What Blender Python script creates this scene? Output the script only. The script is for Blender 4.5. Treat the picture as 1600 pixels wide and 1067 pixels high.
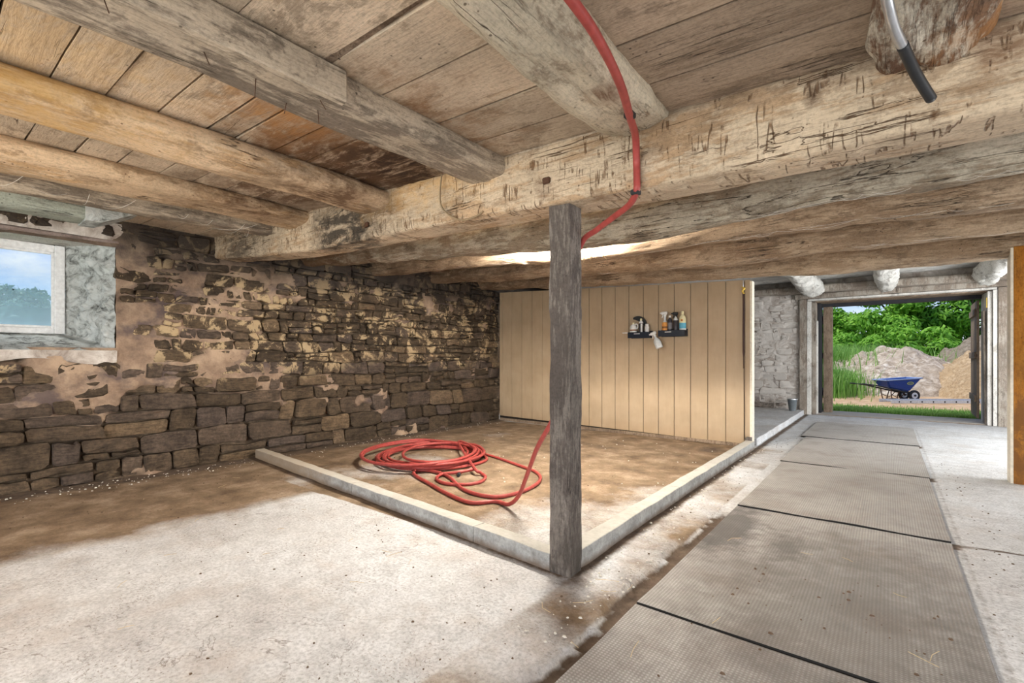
import bpy, bmesh, math, random
from mathutils import Vector, Matrix, noise, Euler
for o in list(bpy.data.objects): bpy.data.objects.remove(o, do_unlink=True)
SC = bpy.context.scene
COL = SC.collection
PI = math.pi
R = random.Random(7)

# ------------------------------------------------------------------ camera, sky, sun, lamps, exposure
cam_d = bpy.data.cameras.new('camera'); cam = bpy.data.objects.new('camera', cam_d); COL.objects.link(cam)
cam.location = (0, 0, 1.15)
cam.rotation_euler = (PI/2, 0, math.radians(38.2))
cam_d.sensor_width = 36; cam_d.lens = 747/1600*36
cam_d.shift_y = 26.5/1600
cam_d.clip_start = 0.02; cam_d.clip_end = 500
SC.camera = cam
SC.view_settings.view_transform = 'Standard'; SC.view_settings.look = 'None'
SC.view_settings.gamma = 1; SC.view_settings.use_curve_mapping = False
SC.view_settings.exposure = 0.2

W = bpy.data.worlds.new('sky'); SC.world = W; W.use_nodes = True
wn = W.node_tree; wn.nodes.clear()
def wnode(t, **k):
    n = wn.nodes.new(t)
    for a, b in k.items(): setattr(n, a, b)
    return n
tc = wnode('ShaderNodeTexCoord'); sep = wnode('ShaderNodeSeparateXYZ')
wn.links.new(tc.outputs['Generated'], sep.inputs[0])
rp = wnode('ShaderNodeValToRGB'); e = rp.color_ramp.elements
e[0].position = 0.0; e[0].color = (.80, .88, .95, 1)
e[1].position = .55; e[1].color = (.13, .30, .72, 1)
q = e.new(.065); q.color = (.66, .80, .95, 1)
q = e.new(.16); q.color = (.16, .40, .92, 1)
wn.links.new(sep.outputs['Z'], rp.inputs[0])
mp = wnode('ShaderNodeMapping'); mp.inputs['Scale'].default_value = (1, 1, 2.2)
wn.links.new(tc.outputs['Generated'], mp.inputs[0])
nz = wnode('ShaderNodeTexNoise'); nz.inputs['Scale'].default_value = 5.5; nz.inputs['Detail'].default_value = 9
nz.inputs['Roughness'].default_value = .62
wn.links.new(mp.outputs[0], nz.inputs['Vector'])
cr = wnode('ShaderNodeValToRGB'); cr.color_ramp.elements[0].position = .45; cr.color_ramp.elements[1].position = .66
wn.links.new(nz.outputs['Fac'], cr.inputs[0])
mx = wnode('ShaderNodeMixRGB'); mx.inputs['Color2'].default_value = (.92, .94, .97, 1)
wn.links.new(cr.outputs[0], mx.inputs['Fac']); wn.links.new(rp.outputs[0], mx.inputs['Color1'])
bg = wnode('ShaderNodeBackground'); bg.inputs['Strength'].default_value = 1.0
wo = wnode('ShaderNodeOutputWorld')
wn.links.new(mx.outputs[0], bg.inputs[0]); wn.links.new(bg.outputs[0], wo.inputs[0])

def area(name, loc, target, sx, sy, energy, color):
    l = bpy.data.lights.new(name, 'AREA'); l.shape = 'RECTANGLE'; l.size = sx; l.size_y = sy
    l.energy = energy; l.color = color
    o = bpy.data.objects.new(name, l); COL.objects.link(o); o.location = loc
    o.rotation_euler = (Vector(target)-Vector(loc)).to_track_quat('-Z', 'Y').to_euler()
    return o
sun_d = bpy.data.lights.new('sun', 'SUN'); sun = bpy.data.objects.new('sun', sun_d); COL.objects.link(sun)
sun_d.energy = 3.3; sun_d.angle = math.radians(14); sun_d.color = (1, .95, .87)
sun.rotation_euler = Vector((.42, .35, -1)).to_track_quat('-Z', 'Y').to_euler()
# added fill lamps: one behind the camera, two before the closed right wall
area('fill_behind_camera', (-1.2, -3.6, 1.25), (-1.6, 4, .9), 6.5, 2.1, 265, (.93, .965, 1))
area('fill_right_far', (3.1, 8.3, 1.3), (-1, 8.6, 1.9), 4.0, 1.8, 290, (.93, .97, 1))
area('fill_right_near', (3.1, 2.2, 1.2), (-2, 3.2, 1.0), 3.0, 1.7, 95, (.95, .97, 1))
def bulb(name, loc, energy, color, rad):
    l = bpy.data.lights.new(name, 'POINT'); l.energy = energy; l.color = color; l.shadow_soft_size = rad
    o = bpy.data.objects.new(name, l); COL.objects.link(o); o.location = loc
bulb('warm_bulb', (-3.1, -1.3, 1.75), 62, (1, .74, .44), .12)

# ------------------------------------------------------------------ node helpers
class M:
    def __init__(s, name, rough=.85):
        s.m = bpy.data.materials.new(name); s.m.use_nodes = True; s.t = s.m.node_tree
        s.b = s.t.nodes['Principled BSDF']; s.b.inputs['Roughness'].default_value = rough
        s.b.inputs['Specular IOR Level'].default_value = .3
        s.geo = None
    def n(s, t, **k):
        x = s.t.nodes.new(t)
        for a, b in k.items(): setattr(x, a, b)
        return x
    def l(s, a, b): s.t.links.new(a, b)
    def put(s, v, inp):
        if hasattr(v, 'is_output') or hasattr(v, 'links'): s.l(v, inp)
        elif isinstance(v, (tuple, list)) and len(v) == 3 and inp.type == 'RGBA': inp.default_value = (*v, 1)
        else: inp.default_value = v
    def pos(s):
        if not s.geo: s.geo = s.n('ShaderNodeNewGeometry')
        return s.geo.outputs['Position']
    def isl(s):
        s.pos(); return s.geo.outputs['Random Per Island']
    def rnd(s): return s.n('ShaderNodeObjectInfo').outputs['Random']
    def obj(s): return s.n('ShaderNodeTexCoord').outputs['Object']
    def mapv(s, v, scale=(1, 1, 1), loc=(0, 0, 0), rot=(0, 0, 0)):
        x = s.n('ShaderNodeMapping'); s.l(v, x.inputs[0]); x.inputs['Scale'].default_value = scale
        x.inputs['Location'].default_value = loc; x.inputs['Rotation'].default_value = rot
        return x.outputs[0]
    def noise(s, sc, det=4, rough=.55, v=None, dist=0):
        x = s.n('ShaderNodeTexNoise'); s.l(v if v else s.pos(), x.inputs['Vector'])
        x.inputs['Scale'].default_value = sc; x.inputs['Detail'].default_value = det
        x.inputs['Roughness'].default_value = rough; x.inputs['Distortion'].default_value = dist
        return x.outputs['Fac']
    def vor(s, sc, v=None, feature='F1', rnd=1):
        x = s.n('ShaderNodeTexVoronoi', feature=feature); s.l(v if v else s.pos(), x.inputs['Vector'])
        x.inputs['Scale'].default_value = sc; x.inputs['Randomness'].default_value = rnd
        return x.outputs['Distance']
    def ramp(s, f, stops, interp='LINEAR'):
        x = s.n('ShaderNodeValToRGB'); s.l(f, x.inputs[0]); x.color_ramp.interpolation = interp
        e = x.color_ramp.elements
        while len(e) < len(stops): e.new(.5)
        for a, (p, c) in zip(e, stops):
            a.position = p; a.color = (c, c, c, 1) if not isinstance(c, tuple) else (*c, 1)
        return x.outputs[0]
    def mix(s, f, a, b, mode='MIX'):
        x = s.n('ShaderNodeMixRGB', blend_type=mode); s.put(f, x.inputs[0]); s.put(a, x.inputs[1]); s.put(b, x.inputs[2])
        return x.outputs[0]
    def math(s, op, a, b=0.0):
        x = s.n('ShaderNodeMath', operation=op); s.put(a, x.inputs[0]); s.put(b, x.inputs[1]); return x.outputs[0]
    def dist(s, p, r0, r1, scale=(1, 1, 1)):   # 1 inside r0 of p, 0 outside r1: the shape of a stain
        v = s.n('ShaderNodeVectorMath', operation='SUBTRACT'); s.l(s.pos(), v.inputs[0]); v.inputs[1].default_value = p
        w = s.n('ShaderNodeVectorMath', operation='MULTIPLY'); s.l(v.outputs[0], w.inputs[0]); w.inputs[1].default_value = scale
        d = s.n('ShaderNodeVectorMath', operation='LENGTH'); s.l(w.outputs[0], d.inputs[0])
        dd = s.math('ADD', d.outputs['Value'], s.math('MULTIPLY', s.math('SUBTRACT', s.noise(6, 6, .7), .5), (r1-r0)*2.6))
        x = s.n('ShaderNodeMapRange'); s.l(dd, x.inputs[0]); x.inputs[1].default_value = r0; x.inputs[2].default_value = r1
        x.inputs[3].default_value = 1; x.inputs[4].default_value = 0
        return x.outputs[0]
    def bump(s, h, strength=.5, d=.01):      # all reliefs of a material add up in one bump node
        if isinstance(h, (int, float)): return
        w = s.math('MULTIPLY', h, strength*d)
        if not getattr(s, 'bn', None):
            s.bn = s.n('ShaderNodeBump'); s.bn.inputs['Strength'].default_value = 1; s.bn.inputs['Distance'].default_value = 1
            s.l(s.bn.outputs[0], s.b.inputs['Normal']); s.hs = w
        else: s.hs = s.math('ADD', s.hs, w)
        s.l(s.hs, s.bn.inputs['Height'])
    def col(s, c): s.put(c, s.b.inputs['Base Color']); return s
    def attr(s, name): return s.n('ShaderNodeAttribute', attribute_name=name).outputs['Fac']

MAT = {}
def plain(name, c, rough=.6, metal=0, nz=.12):
    m = M(name, rough); m.b.inputs['Metallic'].default_value = metal
    f = m.noise(30, 3, v=m.obj())
    m.col(m.mix(m.ramp(f, [(.3, 0.0), (.7, 1.0)]), tuple(x*(1-nz) for x in c), tuple(min(1, x*(1+nz)) for x in c)))
    MAT[name] = m.m; return m.m

def wood(name, pale, mid, dark, axis, peel=.5, crack=.5, stains=(), grain=1.0, bumps=.5, island=False, ticks=0):
    """old limewashed timber: grain runs along axis; pale = wash left on, mid = bare wood, dark = cracks and dirt"""
    m = M(name, .9)
    sc = {'x': (1.2, 9, 9), 'y': (9, 1.2, 9), 'z': (9, 9, 1.2)}[axis]
    v = m.mapv(m.pos(), sc)
    if island:
        cmb = m.n('ShaderNodeVectorMath', operation='ADD'); m.l(v, cmb.inputs[0])
        sx = m.n('ShaderNodeCombineXYZ'); r_ = m.math('MULTIPLY', m.rnd(), 40.0)
        for i in range(3): m.l(r_, sx.inputs[i])
        m.l(sx.outputs[0], cmb.inputs[1]); v = cmb.outputs[0]
    g1 = m.noise(4*grain, 8, .65, v, .3)
    g2 = m.noise(14*grain, 5, .7, v)
    big = m.noise(1.7, 5, .6)
    # peeled patches
    iso = m.noise(2.2, 9, .74, m.mapv(m.pos(), {'x': (.8, 2, 2), 'y': (2, .8, 2), 'z': (2, 2, .8)}[axis]), .25)
    pk = m.ramp(m.math('ADD', m.math('MULTIPLY', g1, .38), m.math('MULTIPLY', iso, .62)), [(peel-.035, 0.0), (peel+.03, 1.0)])
    c = m.mix(pk, mid, pale)
    c = m.mix(m.ramp(m.noise(.9, 3), [(.4, 0.0), (.75, .45)]), c, tuple(a*.6+b*.4 for a, b in zip(pale, mid)))
    tone = m.ramp(big, [(.3, .72), (.7, 1.12)])
    c = m.mix(1.0, c, tone, 'MULTIPLY')
    fine = m.ramp(g2, [(.32, .55), (.5, 1.0)])
    c = m.mix(.7, c, fine, 'MULTIPLY')
    blot = m.noise(4.6, 10, .78, m.mapv(m.pos(), {'x': (.7, 1.3, 1.3), 'y': (1.3, .7, 1.3), 'z': (1.3, 1.3, .7)}[axis], (2, 5, 1)), .3)
    c = m.mix(m.math('MULTIPLY', m.ramp(blot, [(.535, 0.0), (.60, 1.0)]), .62), c, tuple(x*.42+y*.4 for x, y in zip(mid, dark)))
    if island: c = m.mix(1.0, c, m.ramp(m.rnd(), [(0, .80), (1, 1.14)]), 'MULTIPLY')
    c = m.mix(.5, c, m.ramp(m.noise(75, 3, .7), [(.35, .62), (.55, 1.06)]), 'MULTIPLY')
    # cracks along the grain
    vc = m.mapv(v, {'x': (.35, 1, 1), 'y': (1, .35, 1), 'z': (1, 1, .35)}[axis])
    ck = m.noise(1.5*grain, 5, .55, vc, .35)
    ca = m.math('ABSOLUTE', m.math('SUBTRACT', ck, .5))
    ckm = m.ramp(ca, [(.002, 1.0), (.009, 0.0)])
    gate = m.ramp(m.noise(2.1, 2), [(.66-crack*.2, 0.0), (.76-crack*.2, 1.0)])
    ckm = m.math('MULTIPLY', ckm, gate)
    c = m.mix(ckm, c, dark)
    # specks and worm holes
    sp = m.ramp(m.vor(26), [(.10, 1.0), (.16, 0.0)])
    sp = m.math('MULTIPLY', sp, m.ramp(m.noise(5, 2), [(.52, 0.0), (.62, .8)]))
    c = m.mix(sp, c, dark)
    if ticks:      # axe cuts across the grain
        tk = m.math('ABSOLUTE', m.math('SUBTRACT', m.noise(1.3, 2, .5, m.mapv(m.pos(), {'x': (17, 1.8, 1.8), 'y': (1.8, 17, 1.8), 'z': (1.8, 1.8, 17)}[axis]), .08), .5))
        tkm = m.math('MULTIPLY', m.ramp(tk, [(.006, 1.0), (.03, 0.0)]), m.ramp(m.noise(9, 5, .65), [(.5, 0.0), (.58, ticks)]))
        c = m.mix(tkm, c, tuple(x*1.5 for x in dark)); m.bump(m.math('SUBTRACT', 1.0, tkm), .8, .01)
    if stains: blot2 = m.noise(7, 8, .76, m.mapv(m.pos(), {'x': (.5, 1.5, 1.5), 'y': (1.5, .5, 1.5), 'z': (1.5, 1.5, .5)}[axis]), .5)
    for (p, r0, r1, scl, colr, amt) in stains:
        c = m.mix(m.math('MULTIPLY', m.math('MULTIPLY', m.dist(p, r0, r1, scl), m.ramp(blot2, [(.40, .22), (.52, 1.0)])), amt), c, colr)
    m.col(c)
    m.bump(g1, bumps, .012); m.bump(g2, bumps*.6, .004)
    m.bump(m.math('SUBTRACT', 1.0, ckm), bumps, .01)
    m.bump(pk, bumps*.5, .003)
    MAT[name] = m.m; return m.m

TAN = (.58, .43, .29)
decay = [((-2.4, 1.6, 2.3), .35, .85, (.8, 1, .6), (.20, .09, .03), .9), ((-2.45, 1.85, 2.3), .2, .55, (.8, 1, .6), (.035, .017, .009), 1.0), ((-3.3, 1.7, 2.3), .25, .75, (.7, 1, .6), (.11, .055, .025), .9),
         ((-2.2, 1.15, 2.3), .05, .35, (1, 1, .6), (.45, .22, .08), .7), ((-4.6, 1.7, 2.4), .3, .9, (1, 1, .6), (.05, .035, .025), .9),
         ((-2.5, .2, 2.3), .2, .8, (1, 1, .6), (.58, .38, .18), .5)]
wood('ceiling_wood', (.60, .475, .35), (.46, .34, .23), (.045, .03, .02), 'x', .42, .3, decay, 1.0, .45, True)
wood('ceiling_wood_right', (.48, .36, .26), (.36, .26, .18), (.04, .025, .016), 'x', .46, .6, (), 1.2, .6, True)
wood('white_ceiling_wood', (.78, .76, .72), (.6, .56, .5), (.1, .08, .06), 'x', .4, .3, (), 1, .4, True)
bs = [((-3.35, 2.1, 2.12), .18, .42, (.8, 1, 1), (.035, .028, .022), .93), ((-2.78, 2.1, 2.2), .05, .22, (1, 1, 1), (.03, .02, .015), .9),
      ((-5.2, 2.1, 2.35), .15, .9, (1, 1, 1), (.05, .035, .025), .8), ((-2.3, 2.1, 2.32), .1, .5, (.6, 1, 2), (.66, .38, .14), .55),
      ((-1.45, 2.1, 2.05), .02, .07, (1, 1, 1), (.10, .05, .03), .9), ((-.22, 2.1, 2.13), .01, .055, (1.6, 1, 1), (.08, .04, .02), .95),
      ((.28, 2.1, 2.12), .02, .09, (1, 1, 1), (.16, .08, .04), .8), ((-.2, 2.1, 2.26), .1, .3, (.35, 1, 2.2), (.22, .14, .09), .6)]
wood('hewn_beam_wood', (.66, .52, .37), (.52, .35, .21), (.09, .045, .02), 'x', .46, .7, bs, 1.0, .6, False, .85)
wood('grey_log_wood', (.52, .46, .36), (.30, .235, .165), (.045, .03, .02), 'x', .50, .9, [((-5.6, 3.2, 2.3), .5, 1.4, (1, 1, 1), (.16, .085, .04), .8), ((-5.4, 4.6, 2.3), .4, 1.6, (1, .5, 1), (.15, .09, .05), .7)], 1.0, .9)
wood('tan_log_wood', (.53, .40, .275), (.34, .235, .15), (.045, .03, .02), 'x', .50, .9, [((-5.6, 5.5, 2.3), .5, 2.2, (1, .6, 1), (.12, .075, .045), .75)], 1.0, .9)
wood('orange_joist_wood', (.68, .50, .33), (.56, .36, .19), (.09, .04, .02), 'y', .45, .6, decay[2:3] + [((-2.8, .3, 2.3), .1, .6, (1, 1, 2), (.62, .36, .10), .6)], 1, .6)
wood('grey_joist_wood', (.55, .45, .34), (.24, .19, .145), (.045, .03, .02), 'y', .50, .7, (), 1.1, .6)
wood('pale_log_wood', (.66, .57, .43), (.42, .31, .21), (.06, .035, .02), 'y', .44, .5, [((-.83, 1.62, 2.14), .02, .09, (1, 1, 1), (.16, .07, .035), .9)], 1, .9)
wood('mossy_joist_wood', (.42, .45, .38), (.25, .25, .22), (.03, .03, .03), 'y', .48, .7, (), 1, .6)
wood('rotten_log_wood', (.74, .68, .56), (.20, .10, .055), (.05, .025, .015), 'y', .52, .7, [((.24, 2.0, 2.2), .05, .25, (1, 1, 1), (.42, .2, .07), .8)], 1.6, 1.0)
wood('white_log_wood', (.74, .72, .67), (.45, .4, .34), (.08, .06, .05), 'y', .42, .5, (), 1, .7)
wood('post_wood', (.25, .215, .185), (.12, .098, .085), (.05, .04, .035), 'z', .52, .5, [((-1.37, 2.2, .05), .05, .25, (1, 1, .8), (.06, .05, .04), .7)], 2.0, .7)
wood('door_frame_wood', (.42, .37, .31), (.27, .215, .17), (.05, .04, .03), 'z', .5, .6, (), 1.4, .6)
wood('white_board_wood', (.74, .71, .66), (.55, .48, .4), (.12, .09, .07), 'z', .4, .5, (), 1.4, .4)
wood('brown_board_wood', (.33, .245, .175), (.21, .145, .10), (.03, .02, .015), 'z', .5, .5, (), 1.4, .5)
wood('orange_post_wood', (.46, .20, .035), (.40, .155, .02), (.12, .05, .015), 'z', .5, .2, [((1, 6.3, .45), .3, .75, (1, 1, 1), (.17, .075, .025), .85)], .8, .2)
wood('lintel_wood', (.36, .29, .26), (.27, .2, .17), (.05, .04, .03), 'y', .5, .5, (), 1, .5)

# hewn marks on the main beam
m_ = MAT['hewn_beam_wood']
# stone
def stone_mat(name, dark, light, wash, washamt, purple=(.092, .067, .053), zlo=.95, ylo=2.4):
    m = M(name, .88)
    r = m.rnd()
    c = m.ramp(r, [(0, dark), (.35, tuple(a*.62+b*.38 for a, b in zip(dark, light))), (.7, purple), (.85, light), (1, tuple(x*.9 for x in dark))])
    n1 = m.noise(7, 7, .65); n2 = m.noise(38, 5, .7)
    c = m.mix(1.0, c, m.ramp(n1, [(.28, .5), (.7, 1.4)]), 'MULTIPLY')
    c = m.mix(.6, c, m.ramp(n2, [(.32, .42), (.62, 1.25)]), 'MULTIPLY')
    c = m.mix(.7, c, m.ramp(m.noise(9, 6, .7, m.mapv(m.pos(), (1, 1, 5))), [(.38, .45), (.55, 1.12)]), 'MULTIPLY')
    wm = m.ramp(m.noise(4.5, 7, .72, dist=.5), [(.60-washamt*.13, 0.0), (.645-washamt*.13, 1.0)])
    sx = m.n('ShaderNodeSeparateXYZ'); m.l(m.pos(), sx.inputs[0])
    hz = m.n('ShaderNodeMapRange'); m.l(m.math('ADD', sx.outputs['Z'], m.math('MULTIPLY', m.math('SUBTRACT', m.noise(1.3, 4), .5), .9)), hz.inputs[0])
    hz.inputs[1].default_value = zlo; hz.inputs[2].default_value = zlo+.25
    wm = m.math('MULTIPLY', wm, hz.outputs[0])
    c = m.mix(wm, c, wash)
    sp = m.ramp(m.vor(30), [(.05, 1.0), (.09, 0.0)])
    c = m.mix(m.math('MULTIPLY', sp, m.ramp(m.noise(3, 2), [(.55, 0.0), (.7, .7)])), c, (.5, .42, .3))
    # shade under the ceiling painted into the stones near the wall top
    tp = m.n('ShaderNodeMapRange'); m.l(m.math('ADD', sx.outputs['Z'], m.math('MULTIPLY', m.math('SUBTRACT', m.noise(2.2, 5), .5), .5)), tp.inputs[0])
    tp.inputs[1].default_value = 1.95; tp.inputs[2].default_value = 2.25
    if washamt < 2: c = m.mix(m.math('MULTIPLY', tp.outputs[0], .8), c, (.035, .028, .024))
    m.col(c)
    m.bump(m.noise(11, 7, .7), .8, .02); m.bump(n2, .5, .005)
    lay = m.noise(9, 5, .6, m.mapv(m.pos(), (1, 1, 6)))
    m.bump(lay, .6, .012)
    MAT[name] = m.m
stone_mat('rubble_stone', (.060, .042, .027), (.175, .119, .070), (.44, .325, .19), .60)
stone_mat('white_rubble', (.30, .25, .21), (.55, .50, .45), (.62, .57, .52), 2, (.36, .29, .26), .2)
m = M('mortar', .95)
c = m.ramp(m.noise(5, 8, .7), [(.3, (.06, .04, .027)), (.5, (.14, .098, .063)), (.68, (.33, .235, .15))])
sx = m.n('ShaderNodeSeparateXYZ'); m.l(m.pos(), sx.inputs[0])
pm = m.attr('plaster')
pc = m.ramp(m.noise(3.2, 8, .68), [(.3, (.13, .085, .065)), (.47, (.31, .215, .15)), (.62, (.47, .34, .235))])
pc = m.mix(m.ramp(m.noise(2.1, 5, .6, m.mapv(m.pos(), (1, 1, 1.5), (3, 1, 7))), [(.5, 0.0), (.62, .85)]), pc, (.10, .075, .075))
c = m.mix(pm, c, pc)
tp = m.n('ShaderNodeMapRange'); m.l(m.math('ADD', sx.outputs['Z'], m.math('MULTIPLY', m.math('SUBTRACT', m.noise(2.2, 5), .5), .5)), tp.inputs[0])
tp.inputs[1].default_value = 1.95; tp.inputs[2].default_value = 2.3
c = m.mix(m.math('MULTIPLY', tp.outputs[0], .85), c, (.03, .025, .022))  # the wall top's shade painted into the mortar as well
m.col(c); m.bump(m.noise(14, 8, .7), .9, .02); m.bump(m.noise(60, 4, .7), .5, .004)
MAT['mortar'] = m.m
m = M('whitewash_rough', .9)
n1 = m.noise(9, 8, .75, dist=.8)
c = m.ramp(n1, [(.34, (.10, .10, .10)), (.43, (.42, .44, .42)), (.52, (.72, .75, .73)), (.7, (.82, .84, .82))])
m.col(c); m.bump(n1, 1.0, .05); m.bump(m.noise(40, 5), .6, .006)
MAT['whitewash_rough'] = m.m
m = M('plaster_wall', .9)
n1 = m.noise(4, 8, .72, dist=.6)
m.col(m.ramp(n1, [(.3, (.22, .17, .14)), (.45, (.46, .4, .35)), (.6, (.68, .63, .58))])); m.bump(n1, .8, .03)
MAT['plaster_wall'] = m.m

# floor
m = M('concrete_floor', .9)
big = m.noise(1.1, 6, .6); n2 = m.noise(9, 7, .68); n3 = m.noise(60, 4, .7)
c = m.ramp(big, [(.25, (.47, .45, .44)), (.5, (.60, .598, .597)), (.75, (.69, .70, .715))])
c = m.mix(.8, c, m.ramp(n2, [(.3, .74), (.6, 1.05)]), 'MULTIPLY')
c = m.mix(.9, c, m.ramp(n3, [(.3, .62), (.58, 1.06)]), 'MULTIPLY')
c = m.mix(m.ramp(m.noise(2.4, 6, .65, m.mapv(m.pos(), (1, 1, 1), (5, 2, 0))), [(.52, 0.0), (.74, .45)]), c, (.44, .36, .30))
dirt = m.attr('dirt')
dd = m.math('ADD', dirt, m.math('MULTIPLY', m.math('SUBTRACT', m.noise(5, 7, .7), .5), .55))
dc = m.ramp(m.noise(3.3, 7, .68), [(.3, (.105, .068, .040)), (.5, (.225, .155, .097)), (.68, (.38, .285, .20))])
dc = m.mix(.7, dc, m.ramp(n3, [(.3, .7), (.6, 1.1)]), 'MULTIPLY')
c = m.mix(m.ramp(dd, [(.33, 0.0), (.68, 1.0)]), c, dc)
mk = m.attr('muck_shade')
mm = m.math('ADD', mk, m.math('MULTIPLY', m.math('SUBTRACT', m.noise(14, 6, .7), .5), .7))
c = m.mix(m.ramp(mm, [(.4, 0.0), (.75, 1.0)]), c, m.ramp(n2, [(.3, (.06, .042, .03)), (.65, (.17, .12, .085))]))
ck = m.math('ABSOLUTE', m.math('SUBTRACT', m.noise(1.5, 6, .6, m.mapv(m.pos(), (1, 1, 1), (9, 4, 0)), .4), .5))
c = m.mix(m.math('MULTIPLY', m.ramp(ck, [(.0012, 1.0), (.0035, 0.0)]), m.ramp(m.noise(.8, 2), [(.48, 0.0), (.6, .7)])), c, (.12, .08, .06))
sp = m.ramp(m.vor(22), [(.05, 1.0), (.1, 0.0)])
c = m.mix(m.math('MULTIPLY', sp, m.ramp(m.noise(2, 3), [(.5, 0.0), (.65, .75)])), c, (.14, .09, .06))
pt_ = m.math('MULTIPLY', m.ramp(m.noise(85, 2, .6), [(.60, 0.0), (.68, 1.0)]), m.ramp(m.noise(3, 4), [(.42, 0.0), (.6, .8)]))
c = m.mix(pt_, c, (.22, .17, .13)); m.bump(m.math('SUBTRACT', 1.0, pt_), .6, .004)
m.col(c); m.bump(n2, .55, .012); m.bump(n3, .75, .004); m.bump(m.noise(130, 2), .5, .002)
MAT['concrete_floor'] = m.m

m = M('curb_concrete', .9)
n2 = m.noise(8, 7, .7); n3 = m.noise(50, 4, .7)
c = m.ramp(n2, [(.3, (.22, .215, .20)), (.5, (.35, .35, .335)), (.7, (.46, .46, .44))])
c = m.mix(.6, c, m.ramp(n3, [(.3, .65), (.6, 1.1)]), 'MULTIPLY')
sx = m.n('ShaderNodeSeparateXYZ'); m.l(m.pos(), sx.inputs[0])
lo = m.n('ShaderNodeMapRange'); m.l(m.math('ADD', sx.outputs['Z'], m.math('MULTIPLY', m.math('SUBTRACT', m.noise(12, 5), .5), .05)), lo.inputs[0])
lo.inputs[1].default_value = .005; lo.inputs[2].default_value = .045; lo.inputs[3].default_value = .85; lo.inputs[4].default_value = 0
c = m.mix(lo.outputs[0], c, (.16, .11, .075))
br = m.n('ShaderNodeMapRange'); m.l(m.math('ADD', sx.outputs['X'], m.math('MULTIPLY', m.math('SUBTRACT', m.noise(3, 5), .5), 1.2)), br.inputs[0])
br.inputs[1].default_value = -4.7; br.inputs[2].default_value = -3.6; br.inputs[3].default_value = .75; br.inputs[4].default_value = 0
c = m.mix(br.outputs[0], c, (.36, .26, .16))
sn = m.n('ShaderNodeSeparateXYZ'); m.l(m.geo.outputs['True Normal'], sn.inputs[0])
c = m.mix(m.math('MULTIPLY', m.ramp(sn.outputs['Z'], [(.6, 0.0), (.9, 1.0)]), .45), c, (.62, .58, .50))      # upward faces painted paler, as light from above
m.col(c); m.bump(n2, .25, .005); m.bump(n3, .4, .003)
MAT['curb_concrete'] = m.m

m = M('rubber_mat', .75)
xx = m.n('ShaderNodeSeparateXYZ'); m.l(m.pos(), xx.inputs[0])
K = 2*PI/.021
g = m.math('MULTIPLY', m.math('SINE', m.math('MULTIPLY', m.math('ADD', xx.outputs['X'], xx.outputs['Y']), K*.72)), m.math('SINE', m.math('MULTIPLY', m.math('SUBTRACT', xx.outputs['X'], xx.outputs['Y']), K*.72)))
gm = m.ramp(g, [(.0, 0.0), (.45, 1.0)])
b1 = m.noise(1.6, 6, .62); b2 = m.noise(12, 6, .7)
c = m.ramp(b1, [(.28, (.24, .215, .195)), (.5, (.42, .395, .37)), (.74, (.55, .53, .50))])
c = m.mix(.7, c, m.ramp(b2, [(.3, .75), (.65, 1.1)]), 'MULTIPLY')
far = m.n('ShaderNodeMapRange'); m.l(xx.outputs['Y'], far.inputs[0]); far.inputs[1].default_value = 3.2; far.inputs[2].default_value = 7.5
c = m.mix(m.math('MULTIPLY', far.outputs[0], .65), c, (.60, .57, .53))     # paler towards the doorway
c = m.mix(m.math('MULTIPLY', m.ramp(m.noise(2.6, 5, .6, m.mapv(m.pos(), (1, 1, 1), (3, 8, 0))), [(.5, 0.0), (.7, 1.0)]), .45), c, (.27, .215, .175))
c = m.mix(m.math('MULTIPLY', m.dist((-.84, 3.45, 0), .10, .2, (1, .3, 1)), .75), c, (.055, .055, .055))
c = m.mix(m.math('MULTIPLY', m.dist((-.5, 3.3, 0), .05, .2, (1, .6, 1)), .6), c, (.09, .08, .075))
c = m.mix(m.math('MULTIPLY', m.dist((-.15, 2.5, 0), .25, .7, (1, .5, 1)), .45), c, (.10, .09, .08))
c = m.mix(m.math('MULTIPLY', m.dist((0, 1.35, 0), .1, .17, (1, 1, 1)), .3), c, (.42, .38, .34))
c = m.mix(m.math('MULTIPLY', m.math('SUBTRACT', 1.0, gm), .42), c, (.12, .10, .085))
m.col(c); m.bump(gm, .9, .003); m.bump(b2, .3, .004)
MAT['rubber_mat'] = m.m

m = M('tan_paint', .55)
n1 = m.noise(3, 5, .6); n2 = m.noise(20, 6, .7, m.mapv(m.pos(), (1, 1, .15)))
c = m.ramp(n1, [(.3, (.41, .305, .195)), (.7, (.475, .36, .24))])
c = m.mix(.5, c, m.ramp(n2, [(.3, .88), (.6, 1.03)]), 'MULTIPLY')
sx = m.n('ShaderNodeSeparateXYZ'); m.l(m.pos(), sx.inputs[0])
lo = m.n('ShaderNodeMapRange'); m.l(m.math('ADD', sx.outputs['Z'], m.math('MULTIPLY', m.math('SUBTRACT', m.noise(7, 5), .5), .18)), lo.inputs[0])
lo.inputs[1].default_value = .05; lo.inputs[2].default_value = .22; lo.inputs[3].default_value = .5; lo.inputs[4].default_value = 0
c = m.mix(lo.outputs[0], c, (.38, .26, .15))
m.col(c); m.bump(n2, .25, .003)
MAT['tan_paint'] = m.m

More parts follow.
